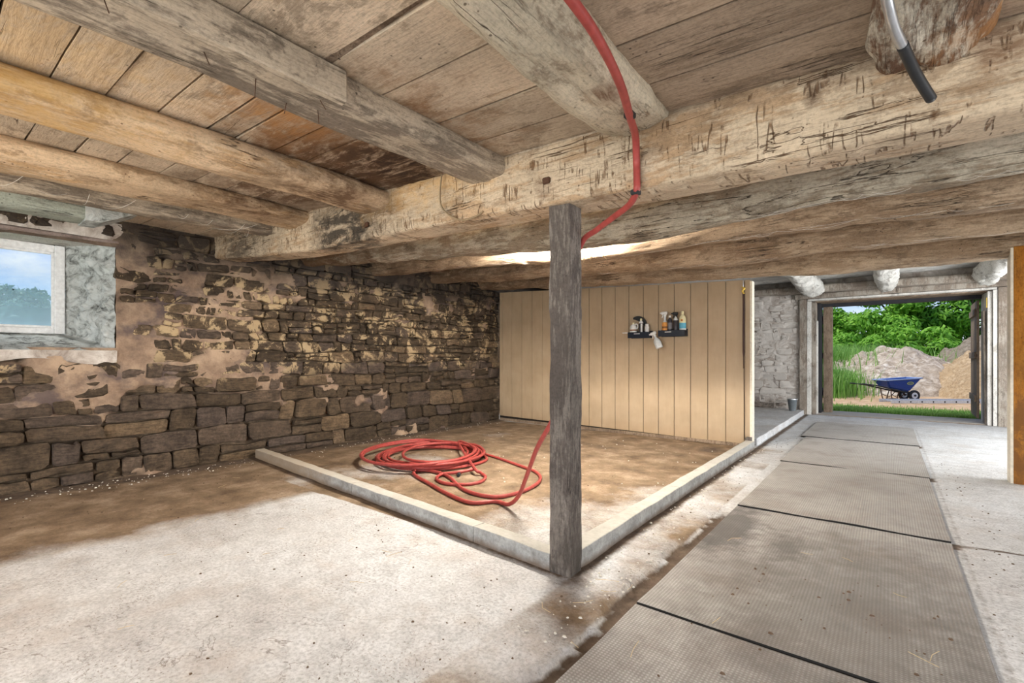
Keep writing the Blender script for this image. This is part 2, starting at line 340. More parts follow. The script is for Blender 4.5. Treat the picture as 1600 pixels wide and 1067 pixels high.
plain('mat_edge_shade', (.025, .023, .021), .9)  # mat sides coloured near black, painting the shadow of the gaps
plain('dark_gap', (.02, .015, .012), .95)
plain('cream_trim', (.72, .66, .54), .6)
plain('red_hose', (.34, .058, .05), .42, 0, .18)
plain('black_plastic', (.02, .021, .023), .45)
plain('navy_shelf', (.006, .011, .024), .4)
plain('white_plastic', (.78, .78, .76), .4)
plain('clear_plastic', (.62, .65, .66), .3)
plain('cream_plastic', (.78, .72, .45), .45)
plain('blue_label', (.12, .42, .58), .45)
plain('orange_label', (.72, .32, .08), .5)
plain('brown_print', (.22, .09, .03), .5)
plain('dark_bottle', (.045, .04, .045), .35)
plain('grey_label', (.18, .17, .18), .5)
plain('galvanised', (.50, .52, .55), .32, .85)
plain('black_rubber', (.03, .03, .03), .7)
plain('dark_strap', (.05, .025, .02), .8)
plain('brass', (.75, .52, .1), .35, .6)
plain('rusty_iron', (.10, .05, .03), .7, .4)
plain('bucket_grey', (.16, .18, .19), .5)
plain('aluminium', (.62, .64, .66), .35, .8)
plain('barrow_blue', (.008, .045, .24), .35)
plain('barrow_rim', (.25, .33, .52), .4)
plain('emblem_green', (.35, .42, .16), .5)
plain('wheel_white', (.75, .76, .76), .4)
plain('painted_white', (.86, .87, .88), .5)
plain('rope', (.30, .22, .13), .9)
plain('straw', (.58, .45, .26), .9)
plain('cobweb', (.75, .72, .66), .9)
plain('dirt_crumb', (.13, .085, .055), .95)
plain('pale_crumb', (.62, .58, .50), .95)
plain('shade_dark_wood', (.028, .028, .032), .8)  # near-black wood colour: shade on the door leaf and header painted in
plain('bark', (.09, .065, .045), .9)
def emit(name, c, s):
    m = bpy.data.materials.new(name); m.use_nodes = True; b = m.node_tree.nodes['Principled BSDF']
    b.inputs['Emission Color'].default_value = (*c, 1); b.inputs['Emission Strength'].default_value = s; MAT[name] = m
emit('lamp_tube', (1, .94, .83), 1250)
# dirty window glass: dust film over a clear pane, also painting the distance haze
gm_ = bpy.data.materials.new('dust_and_haze_glass'); gm_.use_nodes = True; t = gm_.node_tree; t.nodes.clear()
tr = t.nodes.new('ShaderNodeBsdfTransparent'); tr.inputs[0].default_value = (.93, .97, 1, 1)
df = t.nodes.new('ShaderNodeBsdfTranslucent'); df.inputs[0].default_value = (.66, .80, .86, 1)
dk = t.nodes.new('ShaderNodeBsdfDiffuse'); dk.inputs[0].default_value = (.05, .06, .05, 1)
ge = t.nodes.new('ShaderNodeNewGeometry'); s2 = t.nodes.new('ShaderNodeSeparateXYZ'); t.links.new(ge.outputs['Position'], s2.inputs[0])
mr = t.nodes.new('ShaderNodeMapRange'); t.links.new(s2.outputs['Z'], mr.inputs[0]); mr.inputs[1].default_value = 1.4; mr.inputs[2].default_value = 2.1
mr.inputs[3].default_value = .40; mr.inputs[4].default_value = .08
m1 = t.nodes.new('ShaderNodeMixShader'); t.links.new(mr.outputs[0], m1.inputs[0]); t.links.new(tr.outputs[0], m1.inputs[1]); t.links.new(df.outputs[0], m1.inputs[2])
vo = t.nodes.new('ShaderNodeTexVoronoi'); vo.inputs['Scale'].default_value = 13; t.links.new(ge.outputs['Position'], vo.inputs['Vector'])
vr = t.nodes.new('ShaderNodeValToRGB'); vr.color_ramp.elements[0].position = .07; vr.color_ramp.elements[0].color = (1, 1, 1, 1); vr.color_ramp.elements[1].position = .11; vr.color_ramp.elements[1].color = (0, 0, 0, 1)
t.links.new(vo.outputs['Distance'], vr.inputs[0])
m2 = t.nodes.new('ShaderNodeMixShader'); t.links.new(vr.outputs[0], m2.inputs[0]); t.links.new(m1.outputs[0], m2.inputs[1]); t.links.new(dk.outputs[0], m2.inputs[2])
oo = t.nodes.new('ShaderNodeOutputMaterial'); t.links.new(m2.outputs[0], oo.inputs[0]); MAT['dust_and_haze_glass'] = gm_

def leafy(name, a, b, c3, trans=.35):
    m = M(name, .55); r = m.isl()
    c = m.mix(.5, m.ramp(r, [(0, a), (.5, b), (1, c3)]), m.ramp(m.noise(.9, 3), [(.3, a), (.7, c3)]))
    m.col(c)
    tl = m.n('ShaderNodeBsdfTranslucent'); m.l(c, tl.inputs[0]); mxs = m.n('ShaderNodeMixShader'); mxs.inputs[0].default_value = trans
    out = [x for x in m.t.nodes if x.type == 'OUTPUT_MATERIAL'][0]
    m.l(m.b.outputs[0], mxs.inputs[1]); m.l(tl.outputs[0], mxs.inputs[2]); m.l(mxs.outputs[0], out.inputs[0]); MAT[name] = m.m
leafy('leaf_bright', (.06, .22, .012), (.18, .44, .03), (.36, .64, .08))
leafy('leaf_dark', (.035, .15, .012), (.11, .31, .02), (.25, .50, .05))
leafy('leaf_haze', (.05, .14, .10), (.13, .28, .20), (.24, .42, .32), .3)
leafy('grass_blade', (.08, .24, .02), (.20, .44, .06), (.38, .58, .17))
leafy('lawn_blade', (.12, .28, .04), (.22, .42, .08), (.36, .5, .16))

m = M('outdoor_ground', .95)
xx = m.n('ShaderNodeSeparateXYZ'); m.l(m.pos(), xx.inputs[0])
gr = m.ramp(m.noise(4, 6, .7), [(.3, (.12, .22, .05)), (.7, (.26, .38, .12))])
dr = m.ramp(m.noise(3, 8, .7, m.mapv(m.pos(), (1, 1.6, 1))), [(.3, (.30, .17, .09)), (.5, (.52, .34, .20)), (.7, (.66, .50, .33))])
yy = m.math('ADD', xx.outputs['Y'], m.math('MULTIPLY', m.math('SUBTRACT', m.noise(1.5, 5), .5), 1.2))
k1 = m.ramp(m.math('MULTIPLY', yy, .02), [(.285, 0.0), (.293, 1.0), (.45, 1.0), (.47, 0.0)])
kx = m.ramp(m.math('MULTIPLY', m.math('ADD', xx.outputs['X'], 10.0), .05), [(.28, 0.0), (.33, 1.0)])
m.col(m.mix(m.math('MULTIPLY', k1, kx), gr, dr)); m.bump(m.noise(8, 7, .7), .8, .04)
MAT['outdoor_ground'] = m.m
def pilemat(name, a, b, c3, sc=9):
    m = M(name, .95); n = m.noise(sc, 8, .75, dist=.6)
    m.col(m.mix(m.ramp(m.noise(1.2, 4), [(.45, 0.0), (.65, .6)]), m.ramp(n, [(.32, a), (.5, b), (.66, c3)]), b)); m.bump(n, 1.0, .08); MAT[name] = m.m
pilemat('chip_pile', (.13, .09, .055), (.50, .40, .30), (.84, .76, .64), 5)
pilemat('straw_pile', (.30, .18, .09), (.56, .39, .22), (.74, .57, .37))
pilemat('earth_pile', (.13, .10, .07), (.30, .24, .17), (.5, .42, .33))

# ------------------------------------------------------------------ mesh helpers
def setp(o, label=None, cat=None, group=None, kind=None):
    if label: o['label'] = label
    if cat: o['category'] = cat
    if group: o['group'] = group
    if kind: o['kind'] = kind
    return o
def thing(name, loc, label, cat, group=None):
    o = bpy.data.objects.new(name, None); COL.objects.link(o); o.location = loc; o.empty_display_size = .1
    return setp(o, label, cat, group)
def wloc(p):
    v = Vector((0, 0, 0))
    while p: v += p.location; p = p.parent
    return v
def link(name, me, parent=None, mats=None, origin='base', smooth=True):
    """mesh given in world coordinates; it is moved to a sensible origin / under its parent"""
    if mats:
        for x in (mats if isinstance(mats, (list, tuple)) else [mats]): me.materials.append(MAT[x])
    o = bpy.data.objects.new(name, me); COL.objects.link(o)
    if len(me.vertices):
        n_ = len(me.vertices); co = [0.0]*(3*n_); me.vertices.foreach_get('co', co)
        xs, ys, zs = co[0::3], co[1::3], co[2::3]
        w = Vector(((min(xs)+max(xs))/2, (min(ys)+max(ys))/2, min(zs)))
        if origin != 'base': w = Vector(origin)
        me.transform(Matrix.Translation(-w))
        o.location = w - (wloc(parent) if parent else Vector((0, 0, 0)))
    if parent: o.parent = parent
    if smooth: me.polygons.foreach_set('use_smooth', [True]*len(me.polygons))
    return o
def pyd(name, V, F, mats, parent=None, smooth=True, **k):
    me = bpy.data.meshes.new(name); me.from_pydata([tuple(v) for v in V], [], F); me.update()
    return link(name, me, parent, mats, smooth=smooth, **k)
def bmo(name, bm, mats, parent=None, smooth=False, **k):
    bmesh.ops.recalc_face_normals(bm, faces=bm.faces)
    me = bpy.data.meshes.new(name); bm.to_mesh(me); bm.free(); return link(name, me, parent, mats, smooth=smooth, **k)
def sharp(o, ang=40):
    me = o.data
    bm = bmesh.new(); bm.from_mesh(me)
    for e_ in bm.edges:
        if len(e_.link_faces) == 2 and e_.calc_face_angle(0) > math.radians(ang): e_.smooth = False
    bm.to_mesh(me); bm.free(); return o

def box(bm, lo, hi, bev=0.0, mi=0, rot=None, piv=None, jit=0):
    r = bmesh.ops.create_cube(bm, size=1); vs = r['verts']
    lo = Vector(lo); hi = Vector(hi)
    for v in vs:
        v.co = Vector((lo[i]+(v.co[i]+.5)*(hi[i]-lo[i]) for i in range(3)))
        if jit: v.co += Vector((R.uniform(-jit, jit) for _ in range(3)))
    fs = set(f for v in vs for f in v.link_faces)
    if bev:
        es = list(set(e_ for v in vs for e_ in v.link_edges))
        rr = bmesh.ops.bevel(bm, geom=es, offset=bev, segments=1, affect='EDGES', profile=.5)
        fs = set(rr['faces']) | set(f for f in fs if f.is_valid)
        vs = list(set(v for f in fs for v in f.verts))
    for f in fs: f.material_index = mi
    if rot is not None:
        p = Vector(piv) if piv is not None else (lo+hi)/2
        Mx = Euler(rot).to_matrix()
        for v in vs: v.co = p+Mx@(v.co-p)
    return vs
def boxo(name, lo, hi, mat, parent=None, bev=.004, rot=None, piv=None, jit=0):
    bm = bmesh.new(); box(bm, lo, hi, bev, 0, rot, piv, jit); return bmo(name, bm, mat, parent)

def smoothpts(pts, n):
    """Catmull-Rom through tuples of any length"""
    P = [pts[0]]+list(pts)+[pts[-1]]; out = []
    segs = len(pts)-1
    for i in range(n+1):
        u = i/n*segs; k = min(int(u), segs-1); f = u-k
        a, b, c, d = P[k], P[k+1], P[k+2], P[k+3]
        out.append(tuple(.5*((2*b[j])+(-a[j]+c[j])*f+(2*a[j]-5*b[j]+4*c[j]-d[j])*f*f+(-a[j]+3*b[j]-3*c[j]+d[j])*f**3) for j in range(len(b))))
    return out
def tube(name, pts, r, mat, parent=None, n=80, sides=10, cap=True, **k):
    P = [Vector(p[:3]) for p in smoothpts(pts, n)]
    V, F = [], []
    up = Vector((0, 0, 1)); prev = None
    for i, p in enumerate(P):
        t_ = (P[min(i+1, n)]-P[max(i-1, 0)]).normalized()
        if prev is None:
            a = t_.cross(up) if abs(t_.z) < .95 else t_.cross(Vector((1, 0, 0)))
            a.normalize()
        else: a = (prev-t_*prev.dot(t_)).normalized()
        prev = a; b = t_.cross(a)
        rr = r if not callable(r) else r(i/n)
        for j in range(sides):
            q_ = 2*PI*j/sides; V.append(p+(a*math.cos(q_)+b*math.sin(q_))*rr)
    for i in range(n):
        for j in range(sides):
            F.append((i*sides+j, i*sides+(j+1) % sides, (i+1)*sides+(j+1) % sides, (i+1)*sides+j))
    if cap: F.append(tuple(range(sides-1, -1, -1))); F.append(tuple(n*sides+j for j in range(sides)))
    return pyd(name, V, F, mat, parent, **k)
def lathe(name, prof, loc, mat, parent=None, seg=20, sx=1, sy=1, rot=(0, 0, 0), mid=None, bands=None):
    """prof: (r, z); bands: list of (z0, z1, material index)"""
    Mx = Euler(rot).to_matrix(); V, F, mi = [], [], []
    for r, z in prof:
        for j in range(seg):
            q_ = 2*PI*j/seg; V.append(Vector(loc)+Mx@Vector((r*math.cos(q_)*sx, r*math.sin(q_)*sy, z)))
    for i in range(len(prof)-1):
        for j in range(seg):
            F.append((i*seg+j, i*seg+(j+1) % seg, (i+1)*seg+(j+1) % seg, (i+1)*seg+j))
            zc_ = (prof[i][1]+prof[i+1][1])/2; k_ = 0
            for b in (bands or []):
                if b[0] <= zc_ <= b[1]: k_ = b[2]
            mi.append(k_)
    F.append(tuple(range(seg-1, -1, -1))); mi.append(0)
    F.append(tuple((len(prof)-1)*seg+j for j in range(seg))); mi.append(0)
    o = pyd(name, V, F, mat, parent); o.data.polygons.foreach_set('material_index', mi); return sharp(o, 50)

def fnoise(p, sc, seed=0.0, oct=3):
    return noise.fractal(Vector(p)*sc+Vector((seed, seed*1.7, seed*.3)), .9, 2.0, oct)
def log(name, pts, mat, axis, label, cat='beam', group=None, n=160, sides=40, sq=2.6, amp=.012, seed=0.0, parent=None, grooves=0.0, hew=0.0):
    """timber along pts = (x, y, z, half width, half height); sq = superellipse power; noise displaces the surface"""
    P = smoothpts(pts, n); V, F = [], []
    for i, p in enumerate(P):
        c = Vector(p[:3]); a = Vector(P[max(i-1, 0)][:3]); b = Vector(P[min(i+1, n)][:3]); t_ = (b-a).normalized()
        s = t_.cross(Vector((0, 0, 1))).normalized(); u = s.cross(t_)
        for j in range(sides):
            th = 2*PI*(j+.5)/sides; cs, sn = math.cos(th), math.sin(th)
            k_ = (abs(cs)**sq+abs(sn)**sq)**(-1/sq)
            d = s*cs*k_*p[3]+u*sn*k_*p[4]; q_ = c+d; dn = d.normalized()
            al = q_.x if axis == 'x' else q_.y
            w = fnoise((al*.5 if axis == 'x' else q_.x*2.2, q_.y*2.2 if axis == 'x' else al*.5, q_.z*2.2), 2.4, seed, 4)*amp*1.6
            w += fnoise((al*1.5 if axis == 'x' else q_.x*9, q_.y*9 if axis == 'x' else al*1.5, q_.z*9), 2.0, seed+5, 3)*amp*.55
            if grooves:
                g_ = noise.noise(Vector((al*.7, th*3.0+seed, seed*2)))
                if abs(g_) < .05: w -= grooves*(1-abs(g_)/.05)
            if hew and q_.y < c.y:      # adze facets
                f_ = (al*5.3+noise.noise(Vector((al*2, q_.z*6, seed)))*1.2+q_.z*1.5) % 1.0
                w += hew*(f_-.5)*max(0, noise.noise(Vector((al*1.3, 3.3, seed)))+.45)
            V.append(q_+dn*w)
    for i in range(n):
        for j in range(sides):
            F.append((i*sides+j, (i+1)*sides+j, (i+1)*sides+(j+1) % sides, i*sides+(j+1) % sides))
    for e_, idx in ((0, 0), (n, 1)):   # end grain: ring in, centre
        c = sum((V[e_*sides+j] for j in range(sides)), Vector())/sides; base = len(V)
        tv = (Vector(P[e_][:3])-Vector(P[e_-1 if e_ else 1][:3])).normalized()
        for j in range(sides): V.append(c+(V[e_*sides+j]-c)*.9+tv*(.006+.006*noise.noise(V[e_*sides+j]*30)))
        V.append(c+tv*.008)
        for j in range(sides):
            j2 = (j+1) % sides; a, b = e_*sides+j, e_*sides+j2
            F.append((a, b, base+j2, base+j) if not e_ else (a, base+j, base+j2, b) [::-1][::-1])
            F.append((base+j, base+j2, base+sides))
    o = pyd(name, V, F, mat, parent)
    bm = bmesh.new(); bm.from_mesh(o.data); bmesh.ops.recalc_face_normals(bm, faces=bm.faces); bm.to_mesh(o.data); bm.free()
    if label: setp(o, label, cat, group)
    return o

def zc(x): return 2.21-.045*min(x, .4)       # the old ceiling rises towards the stone wall
def sstep(a, b, x):
    t_ = max(0, min(1, (x-a)/(b-a))) if a != b else 0
    return t_*t_*(3-2*t_)

# ------------------------------------------------------------------ floor
def floor():
    X0, X1, Y0, Y1 = -6.1, 3.3, -3.6, 12.25
    xs = []; x = X0
    while x < X1: xs.append(x); x += .035 if -1.6 < x < -.7 else .06
    ys = []; y = Y0
    while y < Y1: ys.append(y); y += .035 if .6 < y < 4.2 else .07
    xs.append(X1); ys.append(Y1)
    V, F, D, K = [], [], [], []
    for y in ys:
        for x in xs:
            z = .006*fnoise((x, y, 0), 1.1)+.003*fnoise((x, y, 3), 6)
            ed = -1.02+.05*fnoise((0, y, 9), 2.5)+.03*fnoise((0, y, 4), 9)
            chan = sstep(ed, ed+.02, x)*(1-sstep(-.84, -.76, x))*(1-sstep(3.4, 4.3, y+.3*fnoise((x, y, 1), 2)))
            z -= .035*chan
            if x > -.9 and x < .35: z = min(z, 0)*.3
            d = 0
            d = max(d, 1-sstep(-4.45, -3.55, x+.35*fnoise((x, y, 5), .9)+.0*y)) if y < 2.5 else d
            install = x < -1.38 and 2.2 < y < 6.85
            if install:
                d = .86+.35*fnoise((x, y, 7), .8)
                d -= .30*max(0, 1-Vector((x+2.0, (y-2.9)*.8)).length/1.1)
                d += .5*max(0, 1-Vector((x+3.3, (y-5.4)*.8)).length/1.2)
            if -1.3 < x < -1.0 and y < 7: d = max(d, .42+.4*fnoise((x, y, 2), 1.6))
            if -2.9 < x < -1.0 and y < 2.35: d = max(d, (.36+.35*fnoise((x, y, 8), 1.3))*sstep(-2.9, -1.9, x)*sstep(.4, 1.7, y))
            mkk = chan*.95
            # dirt along curbs, wall and mats; shade painted at wall foot and joints
            if x > -5.8 and y < 2.6 and x < -1.35:
                yc = 2.15+(-1.37-x)*.085
                mkk = max(mkk, .8*(1-sstep(.0, .11+.05*fnoise((x, y, 1), 3), abs(y-yc))))
            if -1.35 < x < -1.15 and 2.2 < y < 11.6: mkk = max(mkk, .85*(1-sstep(-1.31, -1.2+.03*fnoise((x, y, 1), 4), x)))
            mkk = max(mkk, .8*(1-sstep(-5.65, -5.35+.15*fnoise((x, y, 1), 2), x)))  # dirt at the wall foot, with its shadow painted in too
            if install: mkk = max(mkk, .75*(1-sstep(.05, .35, Vector((x+1.75, (y-6.3)*.7)).length)))
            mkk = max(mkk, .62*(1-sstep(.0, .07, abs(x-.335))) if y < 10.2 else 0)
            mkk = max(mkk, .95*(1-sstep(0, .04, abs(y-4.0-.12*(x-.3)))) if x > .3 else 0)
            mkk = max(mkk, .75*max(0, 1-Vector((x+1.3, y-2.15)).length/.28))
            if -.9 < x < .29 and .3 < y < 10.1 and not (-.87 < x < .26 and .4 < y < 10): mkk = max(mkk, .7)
            if -.9 < x < .3 and min(abs(y-q_) for q_ in (2.09, 3.97, 5.995, 8.095)) < .05: mkk = 1.2  # floor darkened below the mat joints, painting the shade of the gaps
            V.append((x, y, z)); D.append(max(0, min(1.2, d))); K.append(mkk)
    nx = len(xs)
    for j in range(len(ys)-1):
        for i in range(nx-1): F.append((j*nx+i, j*nx+i+1, (j+1)*nx+i+1, (j+1)*nx+i))
    o = pyd('floor', V, F, 'concrete_floor', origin=(0, 0, 0))
    for nm, arr in (('dirt', D), ('muck_shade', K)):
        a = o.data.attributes.new(nm, 'FLOAT', 'POINT'); a.data.foreach_set('value', arr)
    setp(o, kind='structure')
floor()

# raised slab behind the partition
bm = bmesh.new(); box(bm, (-5.95, 6.95, -.03), (-1.36, 11.62, .09), .008)
bmesh.ops.subdivide_edges(bm, edges=[e_ for e_ in bm.edges if e_.calc_length() > 1], cuts=30, use_grid_fill=True)
for v in bm.verts: v.co += Vector((noise.noise(v.co*3)*.01, 0, noise.noise(v.co*2.3)*.006))
o = bmo('trim_1', bm, 'concrete_floor'); setp(o, kind='structure')

# ------------------------------------------------------------------ rubble walls
def rubble(to_world, u0, u1, v0, v1, seed, hrow, hole, parent, mat, proud=(.012, .05), maxn=300, keep=None):
    rr = random.Random(seed); cells = []
    rows = [v0]; v = v0
    while v < v1: v += hrow(v, rr); rows.append(v)
    def wob(k, u): return rows[k]+(.045*noise.noise(Vector((u*1.1, k*3.7, seed)))+.012*noise.noise(Vector((u*4, k*1.7, seed)))) if 0 < k < len(rows)-1 else rows[k]
    for k in range(len(rows)-1):
        h = rows[k+1]-rows[k]; u = u0-rr.uniform(0, .2)
        while u < u1:
            w = h*rr.choice([.9, 1.3, 1.8, 2.3, 2.9])*rr.uniform(.8, 1.15); w = max(.09, min(w, .52))
            t0 = rr.uniform(-.035, .035)
            if rr.random() < .3 and h > .105:
                s = rr.uniform(.35, .65)
                if rr.random() < .45 and w > .25:
                    s2_ = rr.uniform(.4, .6); cells += [(u, u+w*s2_, k, 0, s, t0), (u+w*s2_, u+w, k, 0, s, t0), (u, u+w, k, s, 1, t0)]
                else: cells += [(u, u+w, k, 0, s, t0), (u, u+w, k, s, 1, t0)]
            else: cells.append((u, u+w, k, 0, 1, t0))
            u += w
    stones = []
    for (a, b, k, f0, f1, t0) in cells:
        a2, b2 = max(a, u0), min(b, u1)
        if b2-a2 < .05: continue
        g = rr.uniform(.004, .013)
        def V2(u, f):
            lo, hi = wob(k, u), wob(k+1, u); return (u+t0*(f-.5), lo+(hi-lo)*f)
        hh = (rows[k+1]-rows[k])*(f1-f0); ww = b2-a2
        cu = min(.17*hh, .12*ww)
        gu = g; gf = g/(rows[k+1]-rows[k])
        A, B, C0, C1 = a2+gu, b2-gu, f0+gf, f1-gf
        cf = cu/(rows[k+1]-rows[k])*.8
        j = lambda s_: rr.uniform(-s_, s_)
        ring = [V2(A+cu, C0), V2((A+B)/2+j(.05), C0+j(gf*2)), V2(B-cu*rr.uniform(.5, 1.3), C0), V2(B+j(.003), C0+cf*rr.uniform(.6, 1.3)), V2(B+j(.005), C1-cf*rr.uniform(.6, 1.4)),
                V2(B-cu*rr.uniform(.4, 1.6), C1), V2((A+B)/2+j(.05), C1-j(gf*2.2)), V2(A+cu*rr.uniform(.5, 1.6), C1), V2(A+j(.004), C1-cf*rr.uniform(.6, 1.4)), V2(A+j(.004), C0+cf*rr.uniform(.5, 1.3))]
        ring = [(min(max(p[0], u0), u1), p[1]) for p in ring]
        cx = sum(p[0] for p in ring)/10; cv = sum(p[1] for p in ring)/10
        if hole and hole(cx, cv, ww, hh): continue
        if keep and not keep(cx, cv, rr): continue
        pr = rr.uniform(*proud); tilt = (rr.uniform(-.09, .09), rr.uniform(-.22, .16))
        n_ = 10
        V = [to_world(p[0], p[1], -.03) for p in ring]
        V += [to_world(p[0], p[1], pr*.78+tilt[0]*(p[0]-cx)+tilt[1]*(p[1]-cv)+rr.uniform(-.007, .007)) for p in ring]
        sh = rr.uniform(.84, .92)
        V += [to_world(cx+(p[0]-cx)*sh, cv+(p[1]-cv)*(sh-.06), pr+tilt[0]*(p[0]-cx)+tilt[1]*(p[1]-cv)+rr.uniform(-.011, .009)) for p in ring]
        V.append(to_world(cx+j(.02), cv+j(.01), pr+rr.uniform(-.006, .008)))
        F = []
        for i in range(n_):
            i2 = (i+1) % n_
            F += [(i, i2, n_+i2, n_+i), (n_+i, n_+i2, 2*n_+i2, 2*n_+i), (2*n_+i, 2*n_+i2, 3*n_)]
        stones.append((0 if cx < .35 and hole else ww*hh/(1+.12*max(cx, 0)), V, F))
    stones.sort(key=lambda s_: -s_[0])
    for s_ in stones[:maxn]:
        o = pyd('stone', s_[1], s_[2], mat, parent)
        sharp(o, 38)
    if len(stones) > maxn:
        V, F = [], []
        for s_ in stones[maxn:]:
            b = len(V); V += s_[1]; F += [tuple(i+b for i in f) for f in s_[2]]
        o = pyd('small_stones', V, F, mat, parent); setp(o, kind='stuff')
    return len(stones)

WX = -5.85
WIN = (.12, 1.245, 1.25, 2.22)      # window opening in the left wall: y0, y1, z0, z1
def plaster_amt(u, v):
    reg = (1-sstep(2.1, 3.2, u+.5*fnoise((0, u, v), 1.3)))*sstep(.80, 1.15, v+.25*fnoise((1, u, v), 1.5)+.25*sstep(.9, 1.7, u))
    reg = max(reg*.95, .42*(1-sstep(3.0, 4.2, u))*sstep(.4, .8, v))
    n_ = fnoise((5, u, v), 2.2, 1.5, 4)
    return sstep(-.10, .30, n_*1.25-.50+1.0*reg)
def wall_left():
    V, F, A = [], [], []
    us = [-3.6+i*.05 for i in range(int((12.3+3.6)/.05))]; vs = [-.03+i*.04 for i in range(66)]
    for v in vs:
        for u in us:
            p = plaster_amt(u, v)
            d = -.036+.014*fnoise((u, v, 0), 3)+.01*fnoise((u, v, 2), 9, 0, 3)+p*(.084+.014*fnoise((u, v, 6), 5))
            # base of the wall steps out with rubble dirt
            d += .05*(1-sstep(-.02, .12, v))
            V.append((WX+d, u, v)); A.append(p)
    n_ = len(us)
    for j in range(len(vs)-1):
        for i in range(n_-1):
            cu, cv = us[i]+.025, vs[j]+.02
            if WIN[0] < cu < WIN[1] and WIN[2] < cv < WIN[3]: continue
            F.append((j*n_+i, j*n_+i+1, (j+1)*n_+i+1, (j+1)*n_+i))
    # the outer skin of the wall, so it has its thickness
    b = len(V)
    for (u, v) in [(-3.6, -.03), (12.3, -.03), (12.3, 2.9), (-3.6, 2.9), (WIN[0], WIN[2]+.1), (WIN[1]-.25, WIN[2]+.1), (WIN[1]-.25, WIN[3]), (WIN[0], WIN[3])]:
        V.append((WX-.6, u, v)); A.append(0)
    F += [(b, b+1, b+5, b+4), (b+1, b+2, b+6, b+5), (b+2, b+3, b+7, b+6), (b+3, b, b+4, b+7)]
    c_ = len(V)
    for (x, u, v) in [(WX-.02, -3.6, 2.56), (WX-.02, 12.3, 2.56)]: V.append((x, u, v)); A.append(0)
    F.append((b+3, b+2, c_+1, c_))
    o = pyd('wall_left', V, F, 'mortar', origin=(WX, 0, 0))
    a = o.data.attributes.new('plaster', 'FLOAT', 'POINT'); a.data.foreach_set('value', A)
    setp(o, kind='structure')
    def hole(cu, cv, w, h): return WIN[0]-.02-w*.4 < cu < WIN[1]+.02+w*.38 and WIN[2]-.02-h*.5 < cv < WIN[3]+.07
    def hr(v, rr): return rr.uniform(.16, .24) if v < .62 else (rr.uniform(.12, .19) if v < 1.2 else rr.uniform(.09, .15))
    def keep(cu, cv, rr): return True
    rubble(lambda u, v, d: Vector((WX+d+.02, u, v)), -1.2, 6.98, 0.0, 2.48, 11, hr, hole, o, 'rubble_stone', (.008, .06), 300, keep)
    return o
WL = wall_left()

# window reveal, lintel, sash
def rough_quad(name, fn, nu, nv, amp, mat, parent=None, fr=7):
    V, F = [], []
    for j in range(nv+1):
        for i in range(nu+1):
            p, nrm = fn(i/nu, j/nv)
            e_ = min(1, 8*min(i/nu, 1-i/nu, j/nv, 1-j/nv)+.25)
            V.append(Vector(p)+Vector(nrm)*amp*(fnoise(p, fr, 3, 5)+.4*fnoise(p, fr*3, 8, 3))*e_)
    for j in range(nv):
        for i in range(nu): F.append((j*(nu+1)+i, j*(nu+1)+i+1, (j+1)*(nu+1)+i+1, (j+1)*(nu+1)+i))
    return pyd(name, V, F, mat, parent)
XO = WX-.46
wr = bpy.data.objects.new('window_1', None); COL.objects.link(wr); wr.location = (XO, .55, 1.38); setp(wr, kind='structure')
y0, y1, z0, z1 = WIN
rough_quad('reveal', lambda a, b: ((XO+(WX+.02-XO)*a, .965+(y1-.965+.01)*a, 1.2+(2.27-1.2)*b), (.4, -1, 0)), 44, 90, .06, 'whitewash_rough', wr, 5)
rough_quad('reveal', lambda a, b: ((XO+(WX+.02-XO)*a, y0+.1-.1*a, 1.2+(2.27-1.2)*b), (.4, 1, 0)), 20, 30, .03, 'whitewash_rough', wr)
rough_quad('window_sill', lambda a, b: ((XO-.05+(WX+.07-XO+.05)*a, y0-.05+(y1+.06-y0)*b, 1.395-.15*a-.03*a*a), (0, 0, 1)), 30, 60, .012, 'whitewash_rough', wr, 5)
rough_quad('sill_edge', lambda a, b: ((WX+.072-.02*a, y0-.05+(y1+.06-y0)*b, 1.225-.10*a-.03*math.sin(b*9)*a), (1, 0, 0)), 8, 60, .012, 'plaster_wall', wr, 6)
rough_quad('reveal_head', lambda a, b: ((XO+(WX+.03-XO)*a, y0-.03+(y1+.03-y0)*b, 2.235+.01*b), (0, 0, -1)), 10, 30, .006, 'white_board_wood', wr, 3)
fo = bmesh.new()
for lo, hi in (((XO-.03, .89, 1.385), (XO+.035, .965, 2.235)), ((XO-.03, .12, 1.385), (XO+.035, .2, 2.235)), ((XO-.03, .2, 2.165), (XO+.03, .89, 2.235)), ((XO-.03, .2, 1.385), (XO+.03, .89, 1.44))): box(fo, lo, hi, .006)
bmo('window_frame', fo, 'painted_white', wr)
fo = bmesh.new()
for lo, hi in (((XO+.0, .868, 1.44), (XO+.022, .89, 2.165)), ((XO, .2, 1.44), (XO+.022, .222, 2.165)), ((XO, .222, 2.143), (XO+.022, .868, 2.165)), ((XO, .222, 1.44), (XO+.022, .868, 1.462))): box(fo, lo, hi, .004)
bmo('sash', fo, 'painted_white', wr)
boxo('pane', (XO+.004, .222, 1.462), (XO+.008, .868, 2.143), 'dust_and_haze_glass', wr, 0)
# stone band and timber lintel over the window
o = log('window_lintel', [(WX-.03, -.3, 2.245, .09, .02), (WX-.03, .5, 2.25, .09, .02), (WX-.03, 1.27, 2.262, .085, .018)], 'lintel_wood', 'y', 'thin weathered timber lintel board over the small window in the stone wall', 'lintel', n=50, sides=20, sq=6, amp=.006)
ls = rough_quad('wall_trim', lambda a, b: ((WX+.02+.035*math.sin(PI*min(1, (1-a)*5)/2), -.3+1.72*a, 2.272+.17*b), (1, 0, 0)), 60, 12, .022, 'plaster_wall', WL, 5)

